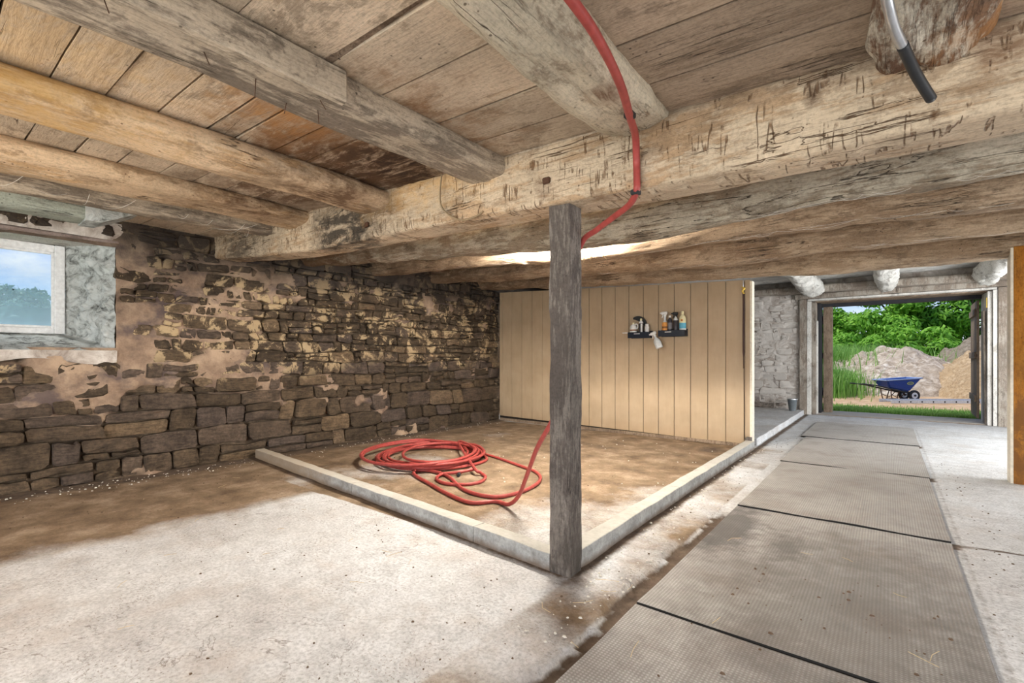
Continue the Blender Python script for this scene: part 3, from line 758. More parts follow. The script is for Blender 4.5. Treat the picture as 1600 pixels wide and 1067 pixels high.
# far wall with the doorway
FY = 11.5
def far_wall():
    dx0, dx1, dz = -1.30, 1.42, 2.42
    V, F = [], []
    us = [-6.3+i*.06 for i in range(int(9.8/.06))]; vs = [-.02+i*.06 for i in range(48)]
    for v in vs:
        for u in us: V.append((u, FY-.012*fnoise((u, v, 0), 3)-.02*fnoise((u, v, 2), 8, 0, 4), v))
    n_ = len(us)
    for j in range(len(vs)-1):
        for i in range(n_-1):
            cu, cv = us[i]+.03, vs[j]+.03
            if dx0 < cu < dx1 and cv < dz: continue
            F.append((j*n_+i, j*n_+i+1, (j+1)*n_+i+1, (j+1)*n_+i))
    b = len(V)
    for (u, v) in [(-6.6, -.1), (3.6, -.1), (3.6, 2.9), (-6.6, 2.9), (-1.12, -.1), (1.34, -.1), (1.34, 2.3), (-1.12, 2.3)]: V.append((u, 12.12, v))
    F += [(b, b+4, b+7, b+3), (b+4, b, b+1, b+5)][:1]+[(b+5, b+1, b+2, b+6), (b+6, b+2, b+3, b+7)]
    o = pyd('wall_far', V, F, 'plaster_wall', origin=(0, FY, 0)); setp(o, kind='structure')
    rubble(lambda u, v, d: Vector((u, FY-d+.0, v)), -3.4, -1.46, .08, 2.75, 5, lambda v, rr: rr.uniform(.09, .17), None, o, 'white_rubble', (-.004, .022), 300)
    return o
WF = far_wall()
# right wall of the barn, out of the frame
V, F = [], []
for j in range(20):
    for i in range(60): V.append((3.25+.02*fnoise((i*.25, j*.14, 2), 3), -3.6+i*.27, -.02+j*.15))
for j in range(19):
    for i in range(59): F.append((j*60+i, j*60+i+1, (j+1)*60+i+1, (j+1)*60+i))
o = pyd('wall_right', V, F, 'plaster_wall'); setp(o, kind='structure')

# doorway
dr = bpy.data.objects.new('door_1', None); COL.objects.link(dr); dr.location = (.1, FY, 0); setp(dr, kind='structure')
boxo('casing', (-1.44, FY-.07, .0), (-1.315, FY+.03, 2.36), 'door_frame_wood', dr, .006, jit=.004)
boxo('casing_white', (-1.31, FY-.05, .0), (-1.235, FY+.10, 2.32), 'white_board_wood', dr, .005, jit=.003)
boxo('jamb_left', (-1.23, FY-.03, .0), (-1.165, FY+.30, 2.30), 'door_frame_wood', dr, .005, jit=.004)
boxo('leaning_board', (-1.16, FY+.02, .02), (-1.13, FY+.14, 1.92), 'white_board_wood', dr, .004)
boxo('outer_post', (-1.085, 12.05, .0), (-.925, 12.2, 2.30), 'brown_board_wood', dr, .006, jit=.004)
boxo('jamb_lining', (-1.16, FY+.3, .0), (-1.10, 12.15, 2.30), 'shade_dark_wood', dr, .005)
boxo('lintel', (-1.52, FY-.10, 2.36), (1.62, FY+.06, 2.465), 'door_frame_wood', dr, .008, jit=.006)
boxo('lintel_trim', (-1.30, FY-.06, 2.325), (1.45, FY+.1, 2.36), 'white_board_wood', dr, .004)
boxo('head_lining', (-1.2, FY+.1, 2.305), (1.4, 12.08, 2.33), 'brown_board_wood', dr, .004)
boxo('outer_header', (-1.16, 12.04, 2.235), (1.36, 12.2, 2.36), 'shade_dark_wood', dr, .006)
boxo('casing', (1.46, FY-.07, .0), (1.585, FY+.03, 2.36), 'door_frame_wood', dr, .006, jit=.005)
boxo('casing_white', (1.40, FY-.06, .0), (1.45, FY+.06, 2.32), 'white_board_wood', dr, .005, jit=.003)
boxo('jamb_right', (1.335, FY-.02, .0), (1.395, FY+.28, 2.30), 'white_board_wood', dr, .005, jit=.004)
boxo('casing_strip', (1.30, FY+.05, .0), (1.33, FY+.3, 1.98), 'door_frame_wood', dr, .004, rot=(0, -.012, 0))
boxo('jamb_lining', (1.33, FY+.28, .0), (1.40, 12.15, 2.30), 'white_board_wood', dr, .005)
boxo('threshold', (-1.3, FY+.02, -.04), (1.5, 12.45, .018), 'curb_concrete', dr, .01, jit=.004)
boxo('door_hook', (1.325, FY+.0, 2.02), (1.345, FY+.05, 2.2), 'brass', dr, .003)
def door_leaf(name, x, ang, mat, label):
    t_ = thing(name, (x, 12.2, 0), label, 'door')
    for i in range(6):
        bm = bmesh.new(); box(bm, (x-.02, 12.2+i*.195, .05), (x+.015, 12.2+i*.195+.188, 2.22), .003)
        o_ = bmo('plank', bm, mat, t_)
    for z in (.35, 1.15, 1.95):
        s_ = 1 if x < 0 else -1
        boxo('ledge', (x+(.015 if s_ > 0 else -.05), 12.24, z), (x+(.05 if s_ > 0 else -.02), 13.3, z+.12), mat, t_, .003)
    boxo('hinge', (x-.028, 12.16, 1.18), (x-.02, 12.55, 1.235), 'rusty_iron', t_, .001)
    t_.rotation_euler[2] = ang
    return t_
door_leaf('barn_door', -1.12, .10, 'shade_dark_wood', 'plank barn door, coloured dark as shade, folded open outside the left of the doorway')
door_leaf('barn_door', 1.30, -.03, 'brown_board_wood', 'brown plank barn door with black hinge, open at the right of the doorway')

# ------------------------------------------------------------------ ceiling
def ceiling():
    V, F = [], []
    def quad(a, b, c, d): k = len(V); V.extend([a, b, c, d]); F.append((k, k+1, k+2, k+3))
    def zz(x, o): return zc(x)+o
    Xa, Xm, Xb = -6.4, .4, 3.4
    for xa, xb in ((Xa, Xm), (Xm, Xb)):
        for (y0_, y1_, o_) in ((-3.6, 2.3, .045), (2.3, 6.62, .225)):
            quad((xa, y0_, zz(xa, o_)), (xb, y0_, zz(xb, o_)), (xb, y1_, zz(xb, o_)), (xa, y1_, zz(xa, o_)))
            quad((xa, y0_, zz(xa, .40)), (xb, y0_, zz(xb, .40)), (xb, y1_, zz(xb, .40)), (xa, y1_, zz(xa, .40)))
        quad((xa, 2.3, zz(xa, .045)), (xb, 2.3, zz(xb, .045)), (xb, 2.3, zz(xb, .23)), (xa, 2.3, zz(xa, .23)))
        quad((xa, 6.62, zz(xa, .22)), (xb, 6.62, zz(xb, .22)), (xb, 6.62, 2.8), (xa, 6.62, 2.8))
    quad((Xa, 6.6, 2.79), (Xb, 6.6, 2.79), (Xb, 12.3, 2.79), (Xa, 12.3, 2.79))
    o = pyd('ceiling', V, F, 'dark_gap', smooth=False, origin=(0, 0, 2.3)); setp(o, kind='structure')
    rr = random.Random(3)
    def plank(x0, x1, ya, yb, zf, mat, g=.004, th=.03):
        bm = bmesh.new(); n_ = 5
        dz0 = rr.uniform(0, .006); cup = rr.uniform(-.003, .003); ja, jb = rr.uniform(-.006, .006), rr.uniform(-.006, .006)
        rows_ = []
        for k in range(n_+1):
            x = x0+(x1-x0)*k/n_
            a = ya+g+ja*noise.noise(Vector((x*3, ya, 1))); b = yb-g+jb*noise.noise(Vector((x*3, yb, 1)))
            zb = zf(x)+dz0+.004*noise.noise(Vector((x*1.5, ya*5, 0)))
            rows_.append([bm.verts.new((x, a, zb)), bm.verts.new((x, (a+b)/2, zb+cup)), bm.verts.new((x, b, zb)), bm.verts.new((x, b, zb+th)), bm.verts.new((x, a, zb+th))])
        for k in range(n_):
            for j in range(5): bm.faces.new((rows_[k][j], rows_[k][(j+1) % 5], rows_[k+1][(j+1) % 5], rows_[k+1][j]))
        bm.faces.new(rows_[0]); bm.faces.new(rows_[-1][::-1])
        bmo('plank', bm, mat, o)
    def bay(x0, x1, joints, mat, zf=zc, **k):
        for a, b in zip(joints[:-1], joints[1:]): plank(x0, x1, a, b, zf, mat, g=rr.uniform(.003, .007), **k)
    bay(-6.3, -4.95, [-3.6+i*.24 for i in range(25)]+[2.3], 'ceiling_wood')
    bay(-4.95, -3.98, [-1.8, -1.3, -.9, -.5, -.1, .2, .42, .63, .83, 1.05, 1.24, 1.45, 1.66, 1.88, 2.12, 2.3], 'ceiling_wood')
    bay(-3.98, -2.91, [-1.8, -1.3, -.9, -.5, -.1, .18, .42, .63, .83, 1.05, 1.24, 1.45, 1.66, 1.88, 2.12, 2.3], 'ceiling_wood')
    bay(-2.91, -1.84, [-1.5, -1, -.6, -.3, .0, .20, .38, .56, .755, .97, 1.1, 1.30, 1.49, 1.67, 1.87, 2.06, 2.3], 'ceiling_wood')
    bay(-1.84, -.94, [-1.6, -1.1, -.5, .0, .36, .68, .995], 'ceiling_wood')
    bay(-1.84, -.94, [1.015, 1.28, 1.605, 1.87, 2.10, 2.3], 'ceiling_wood')
    bay(-.94, .1, [-1.6, -1.1, -.6, 0, .3, .62, .93, 1.24, 1.55, 1.84, 2.1, 2.3], 'ceiling_wood_right')
    bay(.1, 1.2, [-1.6, -1.0, -.5, -.1, .3, .62, .93, 1.24, 1.55, 1.84, 2.1, 2.3], 'ceiling_wood_right')
    bay(-5.8, -2.2, [2.32+i*.27 for i in range(17)], 'ceiling_wood', lambda x: zc(x)+.185)
    bay(-2.2, 1.6, [2.32+i*.27 for i in range(17)], 'ceiling_wood', lambda x: zc(x)+.185)
    bay(-5.8, -1.0, [6.7+i*.22 for i in range(23)], 'white_ceiling_wood', lambda x: 2.73)
    bay(-1.0, 2.6, [6.7+i*.22 for i in range(23)], 'white_ceiling_wood', lambda x: 2.73)
    # a batten over the open joint
    boxo('batten', (-1.78, .985, zc(-1.7)+.0), (-.98, 1.022, zc(-1.4)+.035), 'brown_board_wood', o, .003)
ceiling()

# ------------------------------------------------------------------ main beam, joists, cross logs
def zpts(rows): return rows
# (x, y, z centre, half width in y, half height)
mb = []
for x, b in ((-6.0, 2.27), (-5.15, 2.17), (-3.85, 2.06), (-2.7, 2.02), (-1.43, 1.965), (-.77, 1.93), (.33, 1.915), (1.4, 1.91), (3.2, 1.93)):
    t_ = zc(x)+.02; t_ = max(t_, b+.2) if x < -4 else t_
    mb.append((x, 2.1+.135, (t_+b)/2, .135, (t_-b)/2))
log('main_beam', mb, 'hewn_beam_wood', 'x', 'largest hewn ceiling beam, pale orange with adze marks, resting on the wooden post', n=420, sides=64, sq=12, amp=.006, seed=2, grooves=.006, hew=.012)
spec = [  # y, bottom line (x, z), radius, material, label
    (3.22, [(-5.9, 2.33), (-4.96, 2.26), (-3.58, 2.145), (-1.55, 1.985), (-.19, 2.02), (1.2, 2.0), (3.2, 2.0)], .135, 'grey_log_wood', 'grey cracked ceiling log directly behind the large hewn beam'),
    (4.25, [(-5.9, 2.34), (-5.1, 2.31), (-3.5, 2.23), (-2.42, 2.12), (-.25, 2.13), (1.2, 2.07), (3.2, 2.07)], .13, 'tan_log_wood', 'pale ceiling log brightly lit by the tube lamp behind the post'),
    (5.35, [(-5.9, 2.37), (-5.4, 2.35), (-3.05, 2.20), (-1.22, 2.13), (-.31, 2.148), (1.2, 2.12), (3.2, 2.1)], .135, 'tan_log_wood', 'brown ceiling log just behind the lamp-lit log'),
    (6.48, [(-5.9, 2.40), (-5.4, 2.37), (-3.75, 2.26), (-1.37, 2.16), (-.38, 2.117), (1.2, 2.09), (3.2, 2.07)], .15, 'tan_log_wood', 'farthest of the ceiling logs, over the top of the tan board partition')]
for k, (y, bl, r, mt, lb) in enumerate(spec):
    log('ceiling_log', [(x, y+.03*math.sin(x*1.3+k), z+r, r*1.05, r) for x, z in bl], mt, 'x', lb, group=None, n=260, sides=40, sq=2.3, amp=.017, seed=11+k*7, grooves=.014)
# joists along the aisle, in front of the main beam
def joist(x0, x1, zb0, zb1, ya, yb, mat, label, sq, seed, amp=.01, top=.02, name='ceiling_joist', n=140):
    cx, hw = (x0+x1)/2, (x1-x0)/2; t_ = zc(cx)+top; pts = []
    for k in range(5):
        y = ya+(yb-ya)*k/4; zb = zb0+(zb1-zb0)*k/4
        pts.append((cx+.012*math.sin(y*2+seed), y, (t_+zb)/2, hw, (t_-zb)/2))
    return log(name, pts, mat, 'y', label, 'joist', n=n, sides=36, sq=sq, amp=amp, seed=seed, grooves=.004)
joist(-4.22, -3.80, 2.20, 2.285, -1.8, 2.12, 'orange_joist_wood', 'orange-tan ceiling joist nearest the small window, beside the thin grey board', 2.8, 31, .014)
joist(-3.10, -2.74, 2.19, 2.205, -1.8, 2.12, 'orange_joist_wood', 'orange-yellow rounded ceiling joist ending at the black stain on the main beam', 2.6, 37, .013)
jc = joist(-1.985, -1.715, 2.15, 2.19, -1.8, 2.13, 'grey_joist_wood', 'squared grey-cream ceiling joist with peeling paint and bent nails', 5, 41, .009)
boxo('sister_board', (-1.715, -1.7, 2.155), (-1.672, 1.08, 2.282), 'grey_joist_wood', jc, .006, jit=.003)
ld = log('ceiling_joist', [(-.89, -1.8, 2.245, .125, .12), (-.89, .2, 2.245, .125, .12), (-.895, 1.0, 2.243, .132, .115), (-.91, 1.65, 2.238, .158, .105), (-.92, 1.92, 2.245, .165, .085), (-.93, 2.13, 2.255, .16, .045)], 'pale_log_wood', 'y',
    'thick pale round log joist with the red hose running along it', 'joist', n=170, sides=44, sq=2.2, amp=.018, seed=51, grooves=.006)
le = log('ceiling_joist', [(.11, -1.8, 2.22, .15, .14), (.11, 1.2, 2.22, .145, .13), (.11, 1.8, 2.215, .14, .11), (.115, 2.13, 2.21, .125, .08)], 'rotten_log_wood', 'y',
    'flaking rotten log joist with exposed brown wood beside the metal conduit', 'joist', n=140, sides=44, sq=2.3, amp=.03, seed=61, grooves=.012)
# greenish joist by the wall with its bevelled end
V = []
mj = log('ceiling_joist', [(-5.2, -1.8, 2.385, .13, .11), (-5.2, -.2, 2.385, .13, .11), (-5.2, .6, 2.385, .13, .11), (-5.2, .90, 2.385, .13, .11), (-5.2, 1.0, 2.40, .125, .095), (-5.18, 1.22, 2.46, .11, .03)], 'mossy_joist_wood', 'y',
    'grey-green mouldy joist with a slanting whitewashed end, just above the small window', 'joist', n=120, sides=36, sq=6, amp=.01, seed=71)
pyd('end_block', [(-5.34, .90, 2.262), (-5.06, .90, 2.262), (-5.34, 1.0, 2.264), (-5.06, 1.0, 2.264), (-5.34, 1.26, 2.40), (-5.06, 1.26, 2.40), (-5.34, .90, 2.45), (-5.06, .90, 2.45), (-5.34, 1.26, 2.45), (-5.06, 1.26, 2.45)],
    [(0, 1, 3, 2), (2, 3, 5, 4), (1, 0, 6, 7), (1, 7, 9, 5, 3), (0, 2, 4, 8, 6), (4, 5, 9, 8)], 'whitewash_rough', mj, False)
o = joist(-4.62, -4.46, 2.235, 2.30, .2, 2.15, 'grey_joist_wood', 'thin grey timber between the orange joist and the dark top of the stone wall', 6, 77, .006)
setp(o, cat='joist')
# near-door logs over the doorway with the plate they rest on
o = log('wall_plate', [(-2.6, 11.36, 2.55, .12, .07), (-.2, 11.36, 2.545, .12, .075), (2.6, 11.36, 2.53, .12, .075)], 'door_frame_wood', 'x', 'horizontal timber plate on the far wall just above the doorway', n=80, sides=28, sq=5, amp=.012, seed=81)
for x, rr_, seed, lb, bend in ((-1.18, .175, 91, 'whitewashed log joist with a rotten brown end above the left of the doorway', 0), (-.02, .16, 95, 'whitewashed log joist above the middle of the doorway', 0), (1.28, .165, 99, 'whitewashed log joist running above the right of the doorway', .0)):
    log('ceiling_joist', [(x-bend, 6.7, 2.60, rr_, rr_), (x, 9, 2.57, rr_, rr_), (x, 10.8, 2.55, rr_, rr_), (x, 11.28, 2.54, rr_*.93, rr_*.93)], 'white_log_wood', 'y', lb, 'joist', n=80, sides=30, sq=2.1, amp=.03, seed=seed, grooves=.01)

# ------------------------------------------------------------------ post, curbs
bm = bmesh.new(); vs_ = box(bm, (-1.432, 2.15, -.035), (-1.307, 2.268, 1.975), 0)
bmesh.ops.subdivide_edges(bm, edges=[e_ for e_ in bm.edges if e_.calc_length() > 1], cuts=70)
bmesh.ops.subdivide_edges(bm, edges=[e_ for e_ in bm.edges if e_.calc_length() > .1], cuts=6, use_grid_fill=True)
for v in bm.verts: v.co += Vector((noise.noise(v.co*4), noise.noise(v.co*4+Vector((9, 0, 0))), 0))*.007+Vector((noise.noise(v.co*16), noise.noise(v.co*17), 0))*.0035
po = bmo('support_post', bm, 'post_wood', None, True); sharp(po, 35)
setp(po, 'square weathered grey wooden post standing at the corner of the stall curb', 'post')
def curb(name, segs, w, h, label):
    t_ = thing(name, (segs[0][0], segs[0][1], 0), label, 'curb')
    for (xa, ya, xb, yb) in segs:
        d = Vector((xb-xa, yb-ya, 0)); L = d.length; d.normalize(); nrm = Vector((-d.y, d.x, 0)); n_ = max(6, int(L/.08))
        V, F = [], []; prof = [(-w/2, -.03), (-w/2, h-.003), (-w/2+.003, h), (w/2-.003, h), (w/2, h-.003), (w/2, -.03)]
        for i in range(n_+1):
            p = Vector((xa, ya, 0))+d*(L*i/n_)
            for a, b in prof:
                q_ = p+nrm*a+Vector((0, 0, b)); q_ += nrm*noise.noise(q_*5)*.005+Vector((0, 0, noise.noise(q_*6+Vector((4, 4, 4)))*.005)); V.append(q_)
        m_ = len(prof)
        for i in range(n_):
            for j in range(m_): F.append((i*m_+j, i*m_+(j+1) % m_, (i+1)*m_+(j+1) % m_, (i+1)*m_+j))
        F += [tuple(range(m_)), tuple(n_*m_+j for j in range(m_))[::-1]]
        o_ = pyd('curb_section', V, F, 'curb_concrete', t_, False)
        bm = bmesh.new(); bm.from_mesh(o_.data); bmesh.ops.recalc_face_normals(bm, faces=bm.faces); bm.to_mesh(o_.data); bm.free()
    return t_
def cy(x): return 2.205+(-1.43-x)*.083
curb('stall_curb', [(-1.435, cy(-1.435), -2.04, cy(-2.04)), (-2.045, cy(-2.045), -3.55, cy(-3.55)), (-3.555, cy(-3.555), -5.76, cy(-5.76))], .10, .095, 'low grey curb running from the post across to the stone wall')
curb('stall_curb', [(-1.375, 2.275, -1.39, 3.9), (-1.39, 3.905, -1.385, 6.66)], .105, .10, 'low grey curb running from the post along the aisle to the partition')

# ------------------------------------------------------------------ partition of tan boards
PX0, PX1 = -5.72, -1.395
def py_(x): return 6.74+(-1.4-x)*.035
pt = thing('stall_partition', (-3.5, 6.85, 0), 'tan painted board partition with vertical grooves closing the back of the stall', 'partition')
x = PX1
first = True
while x > PX0:
    w = .07 if first else .2325
    xa = max(x-w, PX0); first = False
    bm = bmesh.new()
    yb, ya = py_(x), py_(xa)
    zb = lambda X: .035+(-1.4-X)*.012
    zt = lambda X: 2.165-.05*(X+1.4)
    G = .0035
    vs_ = []
    for (X, Y) in ((x-G, yb), (xa+G, ya)):
        for (dy, dz) in ((0, 0), (.016, 0)):
            vs_.append(bm.verts.new((X, Y+dy, zb(X)))); vs_.append(bm.verts.new((X, Y+dy, zt(X))))
    a, b, c_, d, e_, f, g, h = vs_
    for q_ in ((a, b, f, e_), (c_, d, h, g), (a, c_, d, b), (e_, f, h, g), (a, e_, g, c_), (b, d, h, f)): bm.faces.new(q_)
    bmesh.ops.bevel(bm, geom=list(bm.edges), offset=.0025, segments=1, affect='EDGES')
    bmo('board', bm, 'tan_paint', pt)
    x -= w
V = [(PX0, py_(PX0)+.012, .03), (PX1+.002, py_(PX1)+.012, .03), (PX1+.002, py_(PX1)+.012, 2.15), (PX0, py_(PX0)+.012, 2.36),
     (PX0, py_(PX0)+.08, .03), (PX1+.002, py_(PX1)+.08, .03), (PX1+.002, py_(PX1)+.08, 2.15), (PX0, py_(PX0)+.08, 2.36)]
pyd('backing', V, [(0, 1, 2, 3), (4, 7, 6, 5), (0, 4, 5, 1), (1, 5, 6, 2), (2, 6, 7, 3), (3, 7, 4, 0)], 'dark_gap', pt, False)
boxo('end_trim', (PX1-.006, 6.735, .0), (PX1+.022, 6.86, 2.15), 'cream_trim', pt, .003)
boxo('bottom_rail', (-5.7, 6.80, .0), (-1.45, 6.85, .045), 'brown_board_wood', pt, .004, rot=(0, 0, -.033))
boxo('corner_post', (-1.44, 6.66, -.02), (-1.375, 6.735, .14), 'post_wood', pt, .005)

# lead strap with clip hanging at the end of the partition
st = thing('hanging_strap', (-1.47, 6.70, 1.15), 'thin dark strap with a yellow clip hanging at the right end of the tan partition', 'strap')
tube('strap', [(-1.47, 6.70, 2.0), (-1.468, 6.695, 1.8), (-1.47, 6.70, 1.4), (-1.468, 6.70, 1.02)], lambda t_: .011 if t_ < .85 else .006, 'dark_strap', st, n=20, sides=6)
tube('chain', [(-1.472, 6.70, 2.17), (-1.47, 6.69, 2.1), (-1.47, 6.70, 2.03)], .006, 'galvanised', st, n=10, sides=6)
tube('clip', [(-1.485, 6.69, 2.07), (-1.455, 6.69, 2.05), (-1.48, 6.69, 2.02), (-1.46, 6.69, 1.985)], .012, 'brass', st, n=16, sides=6)
tube('cord', [(-1.468, 6.70, 1.03), (-1.466, 6.71, .6), (-1.466, 6.715, .1)], .003, 'dark_strap', st, n=10, sides=5)

# ------------------------------------------------------------------ shelves and bottles on the partition
def shelf(xa, xb, z, label):
    yy = py_((xa+xb)/2)-.008
    t_ = thing('wall_shelf', ((xa+xb)/2, yy, z), label, 'shelf', None)
    boxo('tray', (xa, yy-.13, z-.012), (xb, yy, z), 'navy_shelf', t_, .002)
    boxo('front_lip', (xa, yy-.136, z-.075), (xb, yy-.128, z+.012), 'navy_shelf', t_, .002)
    boxo('back_plate', (xa, yy-.006, z-.075), (xb, yy, z+.03), 'navy_shelf', t_, .002)
    for X in (xa, xb-.006): boxo('bracket', (X, yy-.13, z-.07), (X+.006, yy, z+.01), 'navy_shelf', t_, .001)
    boxo('name_plate', (xa+.10, yy-.1375, z-.018), (xa+.19, yy-.136, z-.007), 'white_plastic', t_, 0)
    return yy-.065
S1, S2 = 1.525, 1.535
sy1 = shelf(-3.045, -2.71, S1, 'left of the two small dark wall shelves on the tan partition')
sy2 = shelf(-2.575, -2.20, S2, 'right of the two small dark wall shelves on the tan partition')
boxo('paper_slip', (-3.13, sy1-.07, S1+.0), (-3.02, sy1-.04, S1+.012), 'white_plastic', None, .002)
setp(bpy.data.objects['paper_slip'], 'thin pale strip sticking out past the left end of the left shelf', 'strip')
# white jug
j_ = thing('jug', (-2.985, sy1, S1), 'squat white jug with a handle at the left end of the left shelf', 'jug')
lathe('body', [(.0, 0), (.045, 0), (.052, .01), (.052, .085), (.042, .115), (.018, .13), (.016, .14)], (-2.985, sy1, S1), ['white_plastic', 'cream_plastic'], j_, 16, 1.0, .75)
lathe('cap', [(.018, 0), (.018, .02)], (-2.985, sy1, S1+.138), 'cream_plastic', j_, 12)
tube('handle', [(-2.965, sy1, S1+.13), (-2.93, sy1, S1+.135), (-2.915, sy1, S1+.10), (-2.93, sy1, S1+.06)], .009, 'white_plastic', j_, n=16, sides=6)
lathe('print', [(.0527, .035), (.0527, .055)], (-2.985, sy1, S1), 'brown_print', j_, 16, 1.0, .75)
# white-and-black bottle
b_ = thing('bottle', (-2.86, sy1-.01, S1), 'black and white bottle with a pale cap in the middle of the left shelf', 'bottle')
lathe('body', [(.032, 0), (.034, .008), (.034, .14), (.028, .165), (.014, .175), (.014, .185)], (-2.86, sy1-.01, S1), ['dark_bottle', 'white_plastic'], b_, 16, bands=[(.13, .19, 1)])
lathe('cap', [(.016, 0), (.016, .02), (.009, .03)], (-2.86, sy1-.01, S1+.185), 'cream_plastic', b_, 12)
boxo('label', (-2.853, sy1-.046, S1+.01), (-2.828, sy1-.03, S1+.135), 'white_plastic', b_, .002)
# dark curved scraper / brush
V, F = [], []
for i in range(17):
    a = i/16; ang = math.radians(5+100*a)
    rr_ = .155; w = .012+.028*math.sin(PI*min(1, (1-a)*1.15))
    cx, cz = -2.955+rr_*math.cos(ang)*1.05, S1+.045+rr_*math.sin(ang)*1.15
    for s_ in (-1, 1):
        for d in (-.012, .012): V.append((cx+math.cos(ang)*w*s_, sy1+.03+d, cz+math.sin(ang)*w*s_))
for i in range(16):
    k = i*4; F += [(k, k+1, k+5, k+4), (k+2, k+6, k+7, k+3), (k, k+4, k+6, k+2), (k+1, k+3, k+7, k+5)]
F += [(0, 2, 3, 1), (64, 65, 67, 66)]
o = pyd('curved_brush', V, F, 'black_plastic', None, False); setp(o, 'black curved brush arching above the bottles on the left shelf', 'brush')
# make it stand on the shelf: a handle stub down to the tray
boxo('handle', (-2.815, sy1+.018, S1), (-2.775, sy1+.042, S1+.08), 'black_plastic', o, .004)
# small white jar
b_ = thing('jar', (-2.765, sy1-.02, S1), 'small white jar at the right end of the left shelf', 'jar')
lathe('body', [(.028, 0), (.03, .006), (.03, .085), (.022, .1)], (-2.765, sy1-.02, S1), ['white_plastic', 'grey_label'], b_, 16)
lathe('lid', [(.025, 0), (.025, .028), (.02, .032)], (-2.765, sy1-.02, S1+.098), 'white_plastic', b_, 14)
# right shelf
def trigger(t_, top, mat_h, mat_n, s=1.0, rot=0.0, mirror=1):
    x, y, z = top
    bm = bmesh.new()
    box(bm, (x-.045*s, y-.014*s, z+.02*s), (x+.03*s, y+.014*s, z+.058*s), .008*s)
    box(bm, (x-.062*s, y-.008*s, z+.032*s), (x-.042*s, y+.008*s, z+.05*s), .003*s)
    box(bm, (x-.012*s, y-.012*s, z-.006*s), (x+.016*s, y+.012*s, z+.022*s), .003*s)
    box(bm, (x-.034*s, y-.005*s, z-.022*s), (x-.025*s, y+.005*s, z+.024*s), .002*s, rot=(0, .35, 0))
    for v in bm.verts:
        d = v.co-Vector(top); v.co = Vector(top)+Matrix.Rotation(rot, 3, 'Y')@d
    return bmo('trigger_head', bm, mat_h, t_)
b_ = thing('spray_bottle', (-2.50, sy2, S2), 'spray bottle with a white trigger and orange label at the left of the right shelf', 'spray bottle')
lathe('body', [(.038, 0), (.04, .01), (.04, .10), (.034, .13), (.018, .155), (.016, .21)], (-2.50, sy2, S2), ['white_plastic', 'orange_label', 'clear_plastic'], b_, 18, bands=[(.005, .12, 1), (.14, .22, 2)])
trigger(b_, (-2.50, sy2, S2+.215), 'white_plastic', None, 1.15)
lathe('print', [(.0407, .045), (.0407, .07)], (-2.50, sy2, S2), 'brown_print', b_, 18)
b_ = thing('bottle', (-2.425, sy2-.01, S2), 'dark bottle with a white cap on the right shelf, beside the orange-labelled sprayer', 'bottle')
lathe('body', [(.031, 0), (.033, .008), (.033, .145), (.024, .172), (.014, .185), (.014, .195)], (-2.425, sy2-.01, S2), ['dark_bottle', 'grey_label'], b_, 16, bands=[(.02, .13, 0)])
lathe('cap', [(.017, 0), (.017, .024), (.012, .03)], (-2.425, sy2-.01, S2+.193), 'white_plastic', b_, 12)
lathe('label', [(.0337, .03), (.0337, .12)], (-2.425, sy2-.01, S2), 'grey_label', b_, 16)
b_ = thing('spray_bottle', (-2.345, sy2, S2), 'smoky grey spray bottle with a black trigger on the right shelf', 'spray bottle')
lathe('body', [(.033, 0), (.035, .008), (.035, .15), (.024, .175), (.015, .19), (.014, .205)], (-2.345, sy2, S2), ['grey_label', 'dark_bottle', 'clear_plastic'], b_, 16, bands=[(.0, .085, 1), (.15, .21, 2)])
trigger(b_, (-2.345, sy2, S2+.205), 'black_plastic', None, 1.05)
b_ = thing('bottle', (-2.25, sy2, S2), 'tall cream bottle with a blue label at the far right of the shelves', 'bottle')
lathe('body', [(.045, 0), (.047, .008), (.047, .11), (.047, .165), (.036, .205), (.018, .22), (.016, .235)], (-2.25, sy2, S2), ['cream_plastic', 'white_plastic', 'blue_label'], b_, 20, 1, .7, bands=[(.0, .008, 1), (.01, .1, 2)])
lathe('cap', [(.018, 0), (.018, .038), (.014, .042)], (-2.25, sy2, S2+.233), 'cream_plastic', b_, 14)
lathe('white_band', [(.0478, .012), (.0478, .032)], (-2.25, sy2, S2), 'white_plastic', b_, 20, 1, .7)
lathe('label_emblem', [(.0, 0), (.017, 0), (.017, .004), (.0, .005)], (-2.25, sy2-.033, S2+.145), 'orange_label', b_, 14, rot=(PI/2, 0, 0))
lathe('label_emblem', [(.0, 0), (.008, 0), (.008, .003), (.0, .004)], (-2.25, sy2-.037, S2+.145), 'brown_print', b_, 10, rot=(PI/2, 0, 0))
# hanging white spray bottle
hb = thing('spray_bottle', (-2.60, sy2-.05, S2-.23), 'white spray bottle hanging tilted by its trigger between the two shelves', 'spray bottle')
rot = (0, math.radians(-22), 0)
base = Vector((-2.555, sy2-.06, S2-.235)); Rm = Euler(rot).to_matrix()
lathe('body', [(.0, 0), (.046, 0), (.05, .008), (.05, .09), (.043, .12), (.022, .15), (.016, .16), (.016, .185)], base, 'clear_plastic', hb, 20, rot=rot)
top = base+Rm@Vector((0, 0, .185)); trigger(hb, tuple(top), 'white_plastic', None, 1.15, math.radians(-22))

